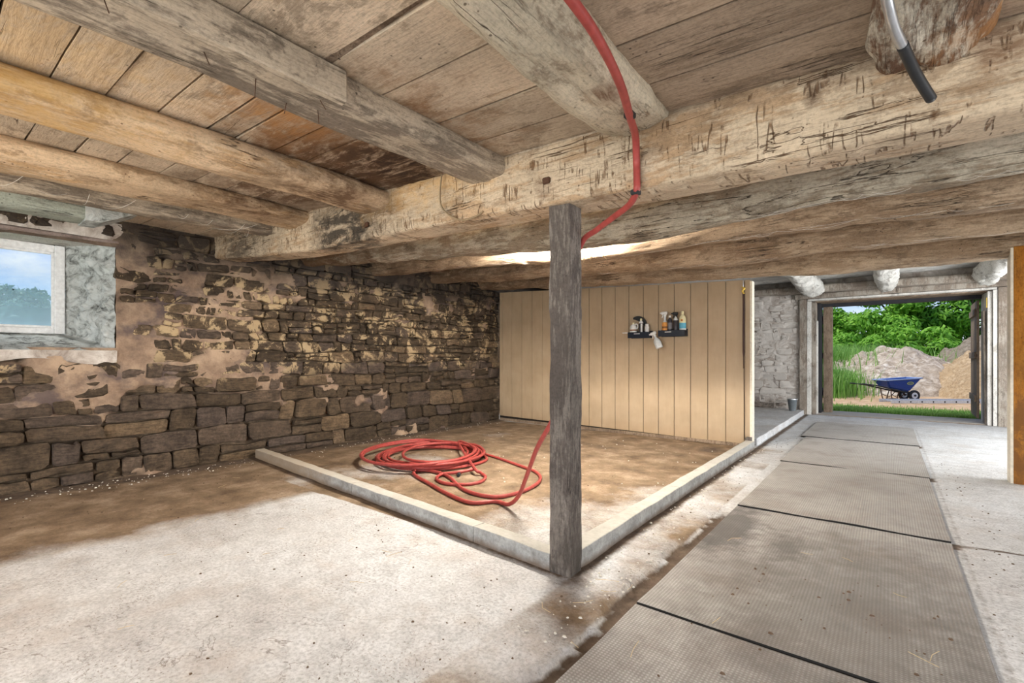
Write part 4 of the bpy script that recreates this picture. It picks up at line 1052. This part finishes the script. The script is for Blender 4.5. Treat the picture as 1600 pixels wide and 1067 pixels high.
# ------------------------------------------------------------------ tube lamp between the logs
lp = thing('tube_lamp', (-2.3, 3.84, 2.33), 'glowing white tube lamp fixed between two ceiling logs behind the post', 'lamp')
boxo('housing', (-3.18, 3.81, 2.315), (-1.92, 3.87, 2.35), 'white_plastic', lp, .004)
tube('tube', [(-3.16, 3.84, 2.297), (-2.5, 3.84, 2.297), (-1.94, 3.84, 2.297)], .014, 'lamp_tube', lp, n=10, sides=10)
for X in (-3.05, -2.05): tube('hanger', [(X, 3.84, 2.35), (X, 3.84, zc(X)+.19)], .004, 'rusty_iron', lp, n=3, sides=5)

# ------------------------------------------------------------------ red hose
def hose():
    ho = thing('red_hose', (-2.6, 3.6, 0), 'long red hose coiled on the stall floor and strung up over the beam and log', 'hose')
    r = .0160
    # run overhead: along the log joist, over the main beam, down behind the post
    up = [(-.62, -.6, 2.12), (-.645, .5, 2.12), (-.666, 1.1, 2.11), (-.688, 1.32, 2.105), (-.74, 1.56, 2.11), (-.815, 1.80, 2.12), (-.875, 1.99, 2.13), (-.905, 2.07, 2.06), (-.905, 2.075, 1.97), (-.91, 2.08, 1.92),
          (-.97, 2.14, 1.885), (-1.10, 2.22, 1.862), (-1.22, 2.28, 1.835), (-1.33, 2.315, 1.79), (-1.40, 2.325, 1.6), (-1.425, 2.33, 1.2)]
    down = [(-1.47, 2.36, .96), (-1.62, 2.45, .76), (-1.79, 2.54, .57), (-2.0, 2.70, .31), (-2.14, 2.80, .14), (-2.28, 2.86, .035), (-2.45, 2.90, .015)]
    def G(px, py, z=.017):      # where the hose lies on the stall floor, from the survey of the photograph
        t_ = (1.15-z)*747/(py-560); k_ = (px-800)/747
        return ((-.618+.786*k_)*t_, (.786+.618*k_)*t_, z)
    pts = up+down
    rr = random.Random(5)
    pts += [G(735, 785), G(700, 772), G(670, 755), G(648, 742), G(650, 735), G(675, 736), G(700, 744), G(725, 765), G(770, 776), G(815, 768), G(842, 752), G(838, 738), G(805, 725), G(770, 713), G(745, 706)]
    cx, cy_, _z = G(668, 714)
    for k in range(9):
        ra = .60+rr.uniform(-.10, .10); rb = .60+rr.uniform(-.14, .14); ox, oy = rr.uniform(-.08, .08), rr.uniform(-.08, .08)
        if k in (2, 5, 7): ra -= .12; ox += .1
        for s_ in range(8):
            an = math.radians(30)+s_*PI/4+.15*k
            u, w = ra*math.cos(an), rb*math.sin(an)
            pts.append((cx+ox+u*.786-w*.618, cy_+oy+u*.618+w*.786, .018+.009*k+rr.uniform(0, .006)))
    pts += [G(740, 730, .06), G(750, 738, .03), G(758, 745), G(750, 753), G(725, 757), G(695, 755), G(682, 748), G(690, 741, .02), G(715, 738, .03), G(740, 733, .045)]
    tube('hose_line', pts, r, 'red_hose', ho, n=1300, sides=8)
    for p in ((-.815, 1.80, 2.125), (-.915, 2.085, 1.915)):
        bm = bmesh.new(); box(bm, (p[0]-.02, p[1]-.018, p[2]-.012), (p[0]+.02, p[1]+.018, p[2]+.012), .004); bmo('staple', bm, 'black_plastic', ho)
    lathe('coupling', [(.016, 0), (.019, .006), (.019, .05), (.014, .06)], (-3.30, 3.36, .02), 'black_plastic', ho, 10, rot=(PI/2, 0, .6))
hose()
# thin old rope on the beam
o = tube('rope', [(-2.19, 2.075, 2.30), (-2.20, 2.07, 2.20), (-2.19, 2.07, 2.10), (-2.12, 2.075, 2.03), (-2.02, 2.08, 1.985), (-1.92, 2.09, 1.99), (-1.86, 2.09, 2.01)], .005, 'rope', None, n=50, sides=6)
setp(o, 'thin brown cord hanging down the face of the main beam left of the post', 'cord')
# conduit
co = thing('conduit', (.0, 1.9, 2.0), 'bent metal conduit with a black lower end hanging beside the rotten log joist', 'conduit')
tube('pipe', [(-.035, 1.42, 2.30), (-.018, 1.48, 2.18), (-.005, 1.56, 2.09), (.012, 1.66, 2.05), (.032, 1.74, 2.03)], .013, 'galvanised', co, n=40, sides=12)
tube('black_end', [(.031, 1.735, 2.032), (.065, 1.86, 1.995), (.105, 1.97, 1.955)], .0145, 'black_plastic', co, n=14, sides=12)

# ------------------------------------------------------------------ rubber mats
ends = [(.22, 2.085), (2.10, 3.96), (3.98, 5.985), (6.005, 8.085), (8.105, 10.15)]
mlab = ['nearest rubber floor mat, cut off by the bottom of the picture', 'second rubber floor mat from the camera, dark stains and debris on it', 'third rubber floor mat from the camera, level with the middle of the curb', 'fourth rubber floor mat, pale, with a small dark spot', 'farthest rubber floor mat, just inside the doorway']
for k, (a, b) in enumerate(ends):
    V, F = [], []; nx, ny = 30, 44; x0, x1 = (-.915, .305) if k < 3 else ((-.94, .31) if k == 3 else (-1.0, .32))
    sk = [.0, .0, .008, -.012, .0][k]
    for j in range(ny+1):
        for i in range(nx+1):
            x = x0+(x1-x0)*i/nx; y = a+(b-a)*j/ny+sk*(i/nx)
            lift = .010*max(0, 1-(j/ny)*9)*(.5+.7*noise.noise(Vector((x*2.5, k*4, 0)))) + .006*max(0, noise.noise(Vector((x*1.6, y*1.6, k))))
            V.append((x+.006*noise.noise(Vector((y*2, k, 0))) if i in (0, nx) else x, y, .016+lift))
    m_ = (nx+1)*(ny+1); V += [(v[0], v[1], v[2]-.012) for v in V]
    for j in range(ny):
        for i in range(nx):
            q_ = (j*(nx+1)+i, j*(nx+1)+i+1, (j+1)*(nx+1)+i+1, (j+1)*(nx+1)+i); F.append(q_); F.append(tuple(t_+m_ for t_ in q_[::-1]))
    for i in range(nx):
        F.append((i+m_, i+1+m_, i+1, i)); t_ = ny*(nx+1); F.append((t_+i, t_+i+1, t_+i+1+m_, t_+i+m_))
    for j in range(ny):
        u, w = j*(nx+1), (j+1)*(nx+1); F.append((u, w, w+m_, u+m_)); F.append((w+nx, u+nx, u+nx+m_, w+nx+m_))
    o = pyd('rubber_mat', V, F, ['rubber_mat', 'mat_edge_shade']); o.data.polygons.foreach_set('material_index', [0 if i < 2*nx*ny else 1 for i in range(len(F))]); sharp(o, 40); setp(o, mlab[k], 'mat', 'rubber mats down the aisle')

# orange wooden post at the right edge
op = thing('stall_post', (1.05, 6.38, 0), 'orange-stained wooden stall post with a pale edge strip at the right edge', 'post')
boxo('post', (.905, 6.30, -.02), (1.22, 6.46, 2.18), 'orange_post_wood', op, .005)
boxo('edge_strip', (.885, 6.30, -.01), (.905, 6.46, 2.17), 'cream_trim', op, .002)
# small bucket
bk = thing('bucket', (-1.53, 11.15, .09), 'small dark grey bucket on the raised slab left of the doorway', 'bucket')
lathe('body', [(.0, .004), (.062, .0), (.088, .225), (.094, .23), (.092, .24), (.082, .235), (.06, .02), (.0, .02)], (-1.53, 11.15, .092), 'bucket_grey', bk, 24)
lathe('rim', [(.088, .222), (.097, .224), (.097, .24), (.09, .242)], (-1.53, 11.15, .092), 'aluminium', bk, 24)

# ------------------------------------------------------------------ straw, crumbs, nails, cobwebs
def scatter(name, n_, area_, mat, label, cat, kind='chip', size=(.004, .012), seed=1):
    rr = random.Random(seed); V, F = [], []
    for _ in range(n_):
        a = rr.choice(area_); x = rr.uniform(a[0], a[1]); y = rr.uniform(a[2], a[3]); z = a[4]
        if kind == 'chip':
            s = rr.uniform(*size); b = len(V); h = s*rr.uniform(.4, .8); q_ = [(s*rr.uniform(.6, 1.2)*math.cos(t_+rr.uniform(-.3, .3)), s*rr.uniform(.5, 1.1)*math.sin(t_)) for t_ in (0, 1.26, 2.5, 3.8, 5.0)]
            V += [(x+p, y+r_, z) for p, r_ in q_]+[(x+p*.6, y+r_*.6, z+h) for p, r_ in q_]
            F += [(b+i, b+(i+1) % 5, b+5+(i+1) % 5, b+5+i) for i in range(5)]+[(b+5, b+6, b+7, b+8, b+9)]
        else:
            L = rr.uniform(*size); an = rr.uniform(0, 6.28); w = .0011; dx, dy = math.cos(an), math.sin(an); bend = rr.uniform(-.2, .2); b = len(V)
            for t_ in (0, .5, 1):
                px, py = x+dx*L*t_-dy*bend*L*(t_*(1-t_)*4), y+dy*L*t_+dx*bend*L*(t_*(1-t_)*4)
                for s1, s2 in ((-1, 0), (1, 0), (0, 1.6)): V.append((px-dy*w*s1, py+dx*w*s1, z+.001+w*s2+.004*t_*(1-t_)))
            for k in (0, 3): F += [(b+k, b+k+3, b+k+5, b+k+2), (b+k+1, b+k+2, b+k+5, b+k+4), (b+k, b+k+1, b+k+4, b+k+3)]
    o = pyd(name, V, F, mat, None, False); setp(o, label, cat, kind='stuff'); return o
scatter('dirt_crumbs', 400, [(-3.6, -1.2, .6, 2.1, .003), (-5.5, -1.5, 2.6, 6.5, .003), (-5.6, -4.0, .4, 2.3, .003), (-1.25, -.98, 1.2, 8, .003), (.36, .6, 2.5, 7, .003)], 'dirt_crumb', 'dark crumbs of dirt strewn over the concrete floor', 'dirt', size=(.002, .008))
scatter('floor_rubble', 520, [(-5.72, -5.4, .4, 2.4, .003), (-5.72, -5.4, 2.7, 6.6, .003), (-1.31, -1.22, 2.3, 6.7, .003), (-5.4, -1.6, 2.7, 6.4, .003), (-1.25, -1.0, 1.6, 4, .003)], 'pale_crumb', 'small pale chips of mortar along the wall foot and curb', 'rubble', size=(.003, .012), seed=2)
scatter('mat_debris', 55, [(-.85, .28, 1.2, 3.6, .024), (-.6, .25, 2.2, 2.9, .024)], 'dirt_crumb', 'dark clods of dirt scattered on the rubber mats', 'dirt', size=(.003, .011), seed=3)
scatter('straw_bits', 34, [(-1.25, -.8, .9, 2.6, .004), (-.8, .25, 1.2, 3.3, .024), (-5.4, -2, .6, 2.0, .004)], 'straw', 'loose stalks of straw lying on the floor and mats', 'straw', 'straw', (.03, .12), 4)
# nails in the squared joist
def nails():
    V, F = [], []
    for (x, y, z, dx, dz) in [(-1.80, .62, 2.155, .03, -.03), (-1.83, .80, 2.16, -.02, -.04), (-1.78, 1.02, 2.165, .04, -.035), (-1.86, 1.06, 2.165, .0, -.04), (-1.9, .95, 2.165, -.03, -.02), (-1.75, .35, 2.15, .03, -.03)]:
        o_ = tube('nail', [(x, y, z+.02), (x+dx, y+.005, z+dz)], max(.0018, 0), 'rusty_iron', jc, n=2, sides=5)
nails()
for i, (x, z) in enumerate([(-3.0, 2.13), (-1.42, 2.09)]):
    bm = bmesh.new(); box(bm, (x-.022, 2.085, z-.018), (x+.022, 2.103, z+.016), .006, jit=.006); bmo('knot', bm, 'rusty_iron', bpy.data.objects['main_beam'])
def webs():
    rr = random.Random(9); V, F = [], []
    def th(p, q_, sag, w=.0007):
        p, q_ = Vector(p), Vector(q_); n_ = 6; b = len(V)
        for i in range(n_+1):
            t_ = i/n_; c = p.lerp(q_, t_)+Vector((0, 0, -sag*4*t_*(1-t_)))
            V.extend([c+Vector((0, -w, 0)), c+Vector((0, 0, w)), c+Vector((0, w, -w))])
        for i in range(n_):
            for j in range(3): F.append((b+i*3+j, b+i*3+(j+1) % 3, b+(i+1)*3+(j+1) % 3, b+(i+1)*3+j))
    for k, (y, bl, r, mt, lb) in enumerate(spec[:3]):
        for _ in range(34):
            x = rr.uniform(-4.6, 1.0)
            zb = None
            for (xa, za), (xb, zb_) in zip(bl[:-1], bl[1:]):
                if xa <= x <= xb: zb = za+(zb_-za)*(x-xa)/(xb-xa)
            L = rr.uniform(.1, .5); th((x, y-.06, zb+.01), (x+L, y-.05, zb+.012), rr.uniform(.005, .03))
    for _ in range(10):
        y = rr.uniform(.2, 1.9); th((rr.uniform(-4.2, -3.9), y, 2.2+.02), (rr.uniform(-4.6, -4.3), y+rr.uniform(-.2, .2), 2.26), .03)
    o = pyd('cobwebs', V, F, 'cobweb', None, False); setp(o, 'dusty cobweb threads sagging under the ceiling logs', 'cobweb', kind='stuff')
webs()
V, F = [], []
rr = random.Random(4)
for _ in range(26):
    x = rr.uniform(-1.95, -1.65); p = Vector((x, 3.38, 2.06)); q_ = p+Vector((rr.uniform(-.12, .12), rr.uniform(-.02, .05), rr.uniform(-.14, .03))); b = len(V)
    for c in (p, q_): V += [c+Vector((-.002, 0, 0)), c+Vector((.002, 0, 0)), c+Vector((0, 0, .003))]
    F += [(b, b+1, b+4, b+3), (b+1, b+2, b+5, b+4), (b+2, b, b+3, b+5)]
o = pyd('straw_wisps', V, F, 'straw', None, False); setp(o, 'wisps of straw caught under the grey log by the lamp', 'straw', kind='stuff')

# ------------------------------------------------------------------ outdoors
V, F = [], []
gx = [-110, -80, -60, -40, -25, -15, -10]+[-8+i*.4 for i in range(55)]+[16, 22, 35, 60, 90]
gy = [-40, -20, -8, 0, 6, 12.4]+[12.8+i*.4 for i in range(60)]+[40, 50, 70, 110]
for y in gy:
    for x in gx: V.append((x, y, -.045+(.04*fnoise((x, y, 0), .5)*sstep(12.8, 15, y) if y > 12.4 else 0)))
for j in range(len(gy)-1):
    for i in range(len(gx)-1):
        F.append((j*len(gx)+i, j*len(gx)+i+1, (j+1)*len(gx)+i+1, (j+1)*len(gx)+i))
o = pyd('ground', V, F, 'outdoor_ground'); setp(o, kind='structure')

def mound(name, cx, cy_, rx, ry, h, mat, label, seed, n_=90, sh=1.0, rough=.16):
    V, F = [], []
    for j in range(n_+1):
        for i in range(n_+1):
            a, b = -1+2*i/n_, -1+2*j/n_; d = math.sqrt(a*a+b*b)
            z = h*max(0, (1-d**2.2))**.85*(1+.35*fnoise((a, b, seed), 1.6, seed))
            z += rough*fnoise((a*rx, b*ry, seed), 1.6, seed, 5)*min(1, z*3)+.05*fnoise((a*rx, b*ry, seed), 7, seed, 3)*min(1, z*3)
            V.append((cx+a*rx, cy_+b*ry, -.12+max(0, z)))
    for j in range(n_):
        for i in range(n_): F.append((j*(n_+1)+i, j*(n_+1)+i+1, (j+1)*(n_+1)+i+1, (j+1)*(n_+1)+i))
    o = pyd(name, V, F, mat); setp(o, label, 'heap'); return o
mound('chip_heap', -.1, 23.0, 3.0, 3.6, 1.38, 'chip_pile', 'whitish heap of wood chips behind the blue wheelbarrow', 1.3)
mound('straw_heap', 3.1, 21.6, 2.3, 3.2, 1.6, 'straw_pile', 'tan heap of old straw at the right behind the ladder', 2.1)
mound('earth_heap', 3.0, 26.2, 2.2, 2.4, 1.95, 'earth_pile', 'brown heap of earth rising highest at the right beneath the trees', 3.7)

def blades(name, n_, fn, h, w, mat, label, cat, seed):
    rr = random.Random(seed); V, F = [], []
    for _ in range(n_):
        x, y, z = fn(rr); H = rr.uniform(*h); an = rr.uniform(0, 6.28); ln = rr.uniform(.1, .5)*H; dx, dy = math.cos(an), math.sin(an); b = len(V); W_ = w*rr.uniform(.7, 1.3)
        V += [(x-dy*W_, y+dx*W_, z), (x+dy*W_, y-dx*W_, z), (x+dx*ln*.35+dy*W_*.8, y+dy*ln*.35-dx*W_*.8, z+H*.6), (x+dx*ln*.35-dy*W_*.8, y+dy*ln*.35+dx*W_*.8, z+H*.6), (x+dx*ln, y+dy*ln, z+H)]
        F += [(b, b+1, b+2, b+3), (b+3, b+2, b+4)]
    o = pyd(name, V, F, mat, None, False); setp(o, label, cat, kind='stuff'); return o
blades('lawn_grass', 26000, lambda r_: (r_.uniform(-2.2, 3.2), 13.0+abs(r_.gauss(0, .62)), -.05), (.04, .11), .006, 'lawn_blade', 'strip of short green grass just outside the doorway', 'grass', 5)
blades('tall_grass', 9000, lambda r_: (-2.05+r_.gauss(0, .55), 19.2+r_.gauss(0, .9), -.05), (.45, 1.0), .012, 'grass_blade', 'clump of tall green grass left of the wheelbarrow', 'grass', 6)
blades('tall_grass', 14000, lambda r_: (-3.0+r_.gauss(0, 1.6), 24.5+r_.gauss(0, 1.2), -.05), (.9, 1.9), .018, 'grass_blade', 'bank of taller pale green grass behind the left of the wood chip heap', 'grass', 7)
scatter('heap_litter', 900, [(-1.5, 3.5, 15.0, 19.6, -.03)], 'straw', 'loose straw strewn over the dirt outside', 'straw', 'straw', (.1, .3), 8)

def tree(name, x, y, h, cr, cw, leaf, n_, label, seed, base=.0, lo=.12, sz=(.10, .2), trunk=True):
    rr = random.Random(seed); t_ = thing(name, (x, y, -.05), label, 'tree')
    V, F = [], []
    blobs = []
    for _ in range(26):
        a = rr.uniform(0, 6.28); zz_ = rr.uniform(lo, .93); rad = cw*math.sin(PI*min(1, max(.12, zz_*.85+.1)))**.7*rr.uniform(.3, .95)
        blobs.append((x+rad*math.cos(a), y+rad*math.sin(a), h*zz_, rr.uniform(.22, .4)*cw))
    for _ in range(n_):
        bx, by, bz, br = rr.choice(blobs)
        d = Vector((rr.gauss(0, 1), rr.gauss(0, 1), rr.gauss(0, 1))).normalized()*br*rr.uniform(.55, 1.05); d.z *= .75
        c = Vector((bx, by, bz))+d
        if c.z < .1: continue
        s = rr.uniform(*sz); nrm = (d.normalized()+Vector((rr.uniform(-.8, .8), rr.uniform(-.8, .8), rr.uniform(-.2, 1)))).normalized()
        u = nrm.orthogonal().normalized(); u = Matrix.Rotation(rr.uniform(0, 6.28), 3, nrm)@u; w = nrm.cross(u); b = len(V)
        V += [c-u*s, c+w*s*.42-nrm*s*.1, c+u*s, c-w*s*.42-nrm*s*.1]; F += [(b, b+1, b+2), (b, b+2, b+3)]
    pyd('crown', V, F, leaf, t_, False)
    tube('trunk', [(x, y, -.1), (x+.1, y, h*.3), (x-.05, y+.1, h*.65)], lambda q_: .16*(h/6)*(1-.6*q_), 'bark', t_, n=12, sides=9)
    for k in range(4):
        a = k*1.7; tube('branch', [(x+.08, y, h*(.25+.08*k)), (x+.5*cw*math.cos(a)*.6, y+.5*cw*math.sin(a)*.6, h*(.45+.08*k)), (x+cw*.6*math.cos(a), y+cw*.6*math.sin(a), h*(.58+.08*k))], lambda q_: .06*(h/6)*(1-.7*q_), 'bark', t_, n=8, sides=6)
    return t_
tree('leafy_tree', -5.2, 37.5, 4.2, 0, 2.4, 'leaf_dark', 11000, 'low leafy tree at the far left edge of the doorway view', 21)
tree('leafy_tree', -2.0, 36.0, 4.3, 0, 2.0, 'leaf_bright', 11000, 'bright green tree with sky gaps behind the tall grass', 22)
tree('leafy_tree', .5, 34.5, 7.0, 0, 2.9, 'leaf_bright', 17000, 'large bright green tree straight behind the wood chip heap', 23)
tree('leafy_tree', 3.3, 35.0, 7.4, 0, 3.0, 'leaf_dark', 17000, 'darker green tree behind the straw heap', 24)
tree('leafy_tree', 6.6, 37.0, 7.4, 0, 3.2, 'leaf_bright', 14000, 'tree at the far right of the doorway view, partly behind the brown door', 25)
tree('shrub', 1.2, 29.5, 2.5, 0, 1.7, 'leaf_bright', 8000, 'bright green shrub at the top edge of the chip heap', 26, lo=.1, sz=(.09, .17))
tree('shrub', -1.2, 30.5, 2.4, 0, 1.8, 'leaf_bright', 8000, 'green shrub behind the left side of the chip heap', 27, lo=.1, sz=(.09, .17))
for k, (yy, h, w) in enumerate([(-3, 8.8, 4.5), (2.2, 7.8, 4.2), (6.6, 8.6, 4.4), (10.5, 7.2, 4), (14.6, 8.6, 4.6)]):
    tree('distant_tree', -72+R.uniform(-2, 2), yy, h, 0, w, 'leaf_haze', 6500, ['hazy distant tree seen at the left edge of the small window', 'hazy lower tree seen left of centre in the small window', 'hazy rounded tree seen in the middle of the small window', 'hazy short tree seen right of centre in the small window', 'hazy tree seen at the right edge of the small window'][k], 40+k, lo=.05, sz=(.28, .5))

# wheelbarrow, side on
def wheelbarrow():
    ex = Vector((.786, .618, 0)); ey = Vector((-.618, .786, 0)); ez = Vector((0, 0, 1))
    O = Vector((.46, 18.0, -.05)); S = .82
    def P(a, b, c): return O+(ex*a+ey*b+ez*c)*S
    t_ = thing('wheelbarrow', tuple(O), 'blue two-wheeled wheelbarrow standing on the dirt outside the doorway', 'wheelbarrow')
    # tray: outer and inner shells
    top = [(-1.02, -.34, .70), (.20, -.34, .78), (.20, .34, .78), (-1.02, .34, .70)]
    bot = [(-.86, -.24, .44), (-.16, -.24, .30), (-.16, .24, .30), (-.86, .24, .44)]
    def shell(off):
        T = [Vector(p) for p in top]; B = [Vector(p) for p in bot]
        c = Vector((-.45, 0, .6)); 
        return [P(*(p+(c-p)*off)) for p in T], [P(*(p+(c-p)*off)) for p in B]
    T, B = shell(0); T2, B2 = shell(.03)
    V = T+B+T2+B2; F = []
    for i in range(4):
        j = (i+1) % 4; F += [(i, j, 4+j, 4+i), (8+i, 12+i, 12+j, 8+j), (i, 8+i, 8+j, j)]
    F += [(4, 5, 6, 7), (12, 15, 14, 13)]
    me = bpy.data.meshes.new('tray'); me.from_pydata(V, [], F); bm = bmesh.new(); bm.from_mesh(me)
    bmesh.ops.bevel(bm, geom=[e_ for e_ in bm.edges if e_.calc_face_angle(0) > .5], offset=.03, segments=3, affect='EDGES'); bmo('tray', bm, 'barrow_blue', t_, False)
    rim = [P(*p) for p in top]; rim.append(rim[0])
    V, F = [], []
    for i in range(4): tube('rim', [rim[i], rim[i].lerp(rim[i+1], .5), rim[i+1]], .02, 'barrow_rim', t_, n=6, sides=7)
    def wheel(b):
        w_ = bpy.data.objects.new('wheel', None); COL.objects.link(w_); w_.parent = t_; c = P(.02, b, .17); w_.location = c-O
        def ring(R0, r0, mat, nm, halfw):
            V, F = [], []; n_, m_ = 28, 10
            for i in range(n_):
                a = 2*PI*i/n_; cc = ex*math.cos(a)+ez*math.sin(a)
                for j in range(m_):
                    q_ = 2*PI*j/m_; V.append(c+cc*(R0+r0*math.cos(q_))+ey*halfw*math.sin(q_))
            for i in range(n_):
                for j in range(m_): F.append((i*m_+j, ((i+1) % n_)*m_+j, ((i+1) % n_)*m_+(j+1) % m_, i*m_+(j+1) % m_))
            return pyd(nm, V, F, mat, w_)
        ring(.145*S, .045*S, 'black_rubber', 'tyre', .045)
        bm = bmesh.new(); r_ = bmesh.ops.create_cone(bm, cap_ends=True, segments=24, radius1=.105*S, radius2=.105*S, depth=.05)
        Mx = Matrix.Translation(c)@(ey.to_track_quat('Z', 'Y').to_matrix().to_4x4()); bmesh.ops.transform(bm, matrix=Mx, verts=bm.verts); bmo('hub', bm, 'wheel_white', w_)
        bm = bmesh.new(); bmesh.ops.create_cone(bm, cap_ends=True, segments=16, radius1=.03, radius2=.02, depth=.09); bmesh.ops.transform(bm, matrix=Mx, verts=bm.verts); bmo('axle_cap', bm, 'black_plastic', w_)
    wheel(-.22); wheel(.22)
    tube('axle', [P(.02, -.24, .17), P(.02, .24, .17)], .015, 'rusty_iron', t_, n=2, sides=7)
    for s in (-1, 1):
        tube('handle', [P(.03, s*.2, .22), P(-.35, s*.22, .30), P(-.9, s*.26, .42), P(-1.35, s*.30, .52), P(-1.85, s*.30, .58)], .02, 'black_plastic', t_, n=24, sides=8)
        tube('leg', [P(-.5, s*.22, .33), P(-.56, s*.22, .16), P(-.60, s*.22, .01), P(-.72, s*.22, .01), P(-.78, s*.22, .2), P(-.8, s*.24, .40)], .014, 'rusty_iron', t_, n=26, sides=7)
        tube('brace', [P(-.76, s*.22, .2), P(-.5, s*.22, .10), P(-.28, s*.22, .29)], .011, 'rusty_iron', t_, n=10, sides=6)
        tube('wheel_bracket', [P(-.16, s*.2, .31), P(.02, s*.2, .17)], .013, 'rusty_iron', t_, n=2, sides=6)
    tube('cross_brace', [P(-.62, -.22, .06), P(-.62, .22, .06)], .011, 'rusty_iron', t_, n=2, sides=6)
    # oval emblem on the tray side
    n0 = (Vector(bot[1])-Vector(top[1])).cross(Vector(top[0])-Vector(top[1])).normalized()
    cc = Vector((-.17, -.31, .585)); 
    V, F = [], []
    def side(a, c_): # point on the tray's near side
        f_ = (c_-.34)/(.74-.34); return P(a, -.247-.093*max(0, min(1, f_))-.012, c_)
    em = [side(-.19+.115*math.cos(q_), .60+.055*math.sin(q_)) for q_ in [2*PI*k/20 for k in range(20)]]
    inn = [side(-.19+.085*math.cos(q_), .60+.036*math.sin(q_)) for q_ in [2*PI*k/20 for k in range(20)]]
    em2 = [p+ey*.006 for p in em]
    V = em+inn+em2; F = [(i, (i+1) % 20, 20+(i+1) % 20, 20+i) for i in range(20)]+[(i, 40+i, 40+(i+1) % 20, (i+1) % 20) for i in range(20)]
    pyd('emblem', V, F, 'emblem_green', t_, False)
    V, F = [], []
    for k in range(4):
        a0 = -.245+k*.03; b = len(V); V += [side(a0, .585), side(a0+.02, .585), side(a0+.02, .612), side(a0, .612)]; F.append((b, b+1, b+2, b+3))
    pyd('emblem_marks', V, F, 'emblem_green', t_, False)
wheelbarrow()

# ladder lying flat on the dirt
def ladder():
    ex = Vector((.80, .60, 0)).normalized(); ey = Vector((-.6, .8, 0)); O = Vector((.06, 15.9, -.02)); L = 4.2
    t_ = thing('ladder', tuple(O), 'aluminium ladder lying flat on the dirt in front of the wheelbarrow', 'ladder')
    def bar(nm, p, q_, w, h, mat):
        d = (q_-p); l_ = d.length; bm = bmesh.new(); box(bm, (0, -w/2, 0), (l_, w/2, h), .004)
        Mx = Matrix.Translation(p)@d.to_track_quat('X', 'Z').to_matrix().to_4x4(); bmesh.ops.transform(bm, matrix=Mx, verts=bm.verts); bmo(nm, bm, mat, t_)
    for s in (0, .42): bar('rail', O+ey*s, O+ey*s+ex*L, .028, .085, 'aluminium')
    for k in range(14): bar('rung', O+ex*(.2+k*.29)+Vector((0, 0, .03)), O+ex*(.2+k*.29)+ey*.42+Vector((0, 0, .03)), .03, .025, 'aluminium')
    for k in range(13): bar('rung_cap', O+ex*(.2+k*.29)-ey*.022+Vector((0, 0, .022)), O+ex*(.2+k*.29)-ey*.01+Vector((0, 0, .022)), .03, .04, 'black_plastic')
ladder()

# repeats share a group phrase
GR = {'ceiling_log': 'ceiling logs lying across behind the main beam', 'ceiling_joist': 'ceiling joists running along the aisle', 'stall_curb': 'curbs around the stall',
      'wall_shelf': 'small dark shelves on the partition', 'spray_bottle': 'spray bottles at the shelves', 'bottle': 'bottles on the shelves', 'barn_door': 'open barn door leaves',
      'leafy_tree': 'trees beyond the heaps', 'distant_tree': 'trees seen through the window', 'shrub': 'shrubs behind the heaps', 'tall_grass': 'clumps of tall grass'}
for o in bpy.data.objects:
    if not o.parent and 'label' in o and 'group' not in o and 'kind' not in o:
        b_ = o.name.split('.')[0]
        if b_ in GR: o['group'] = GR[b_]
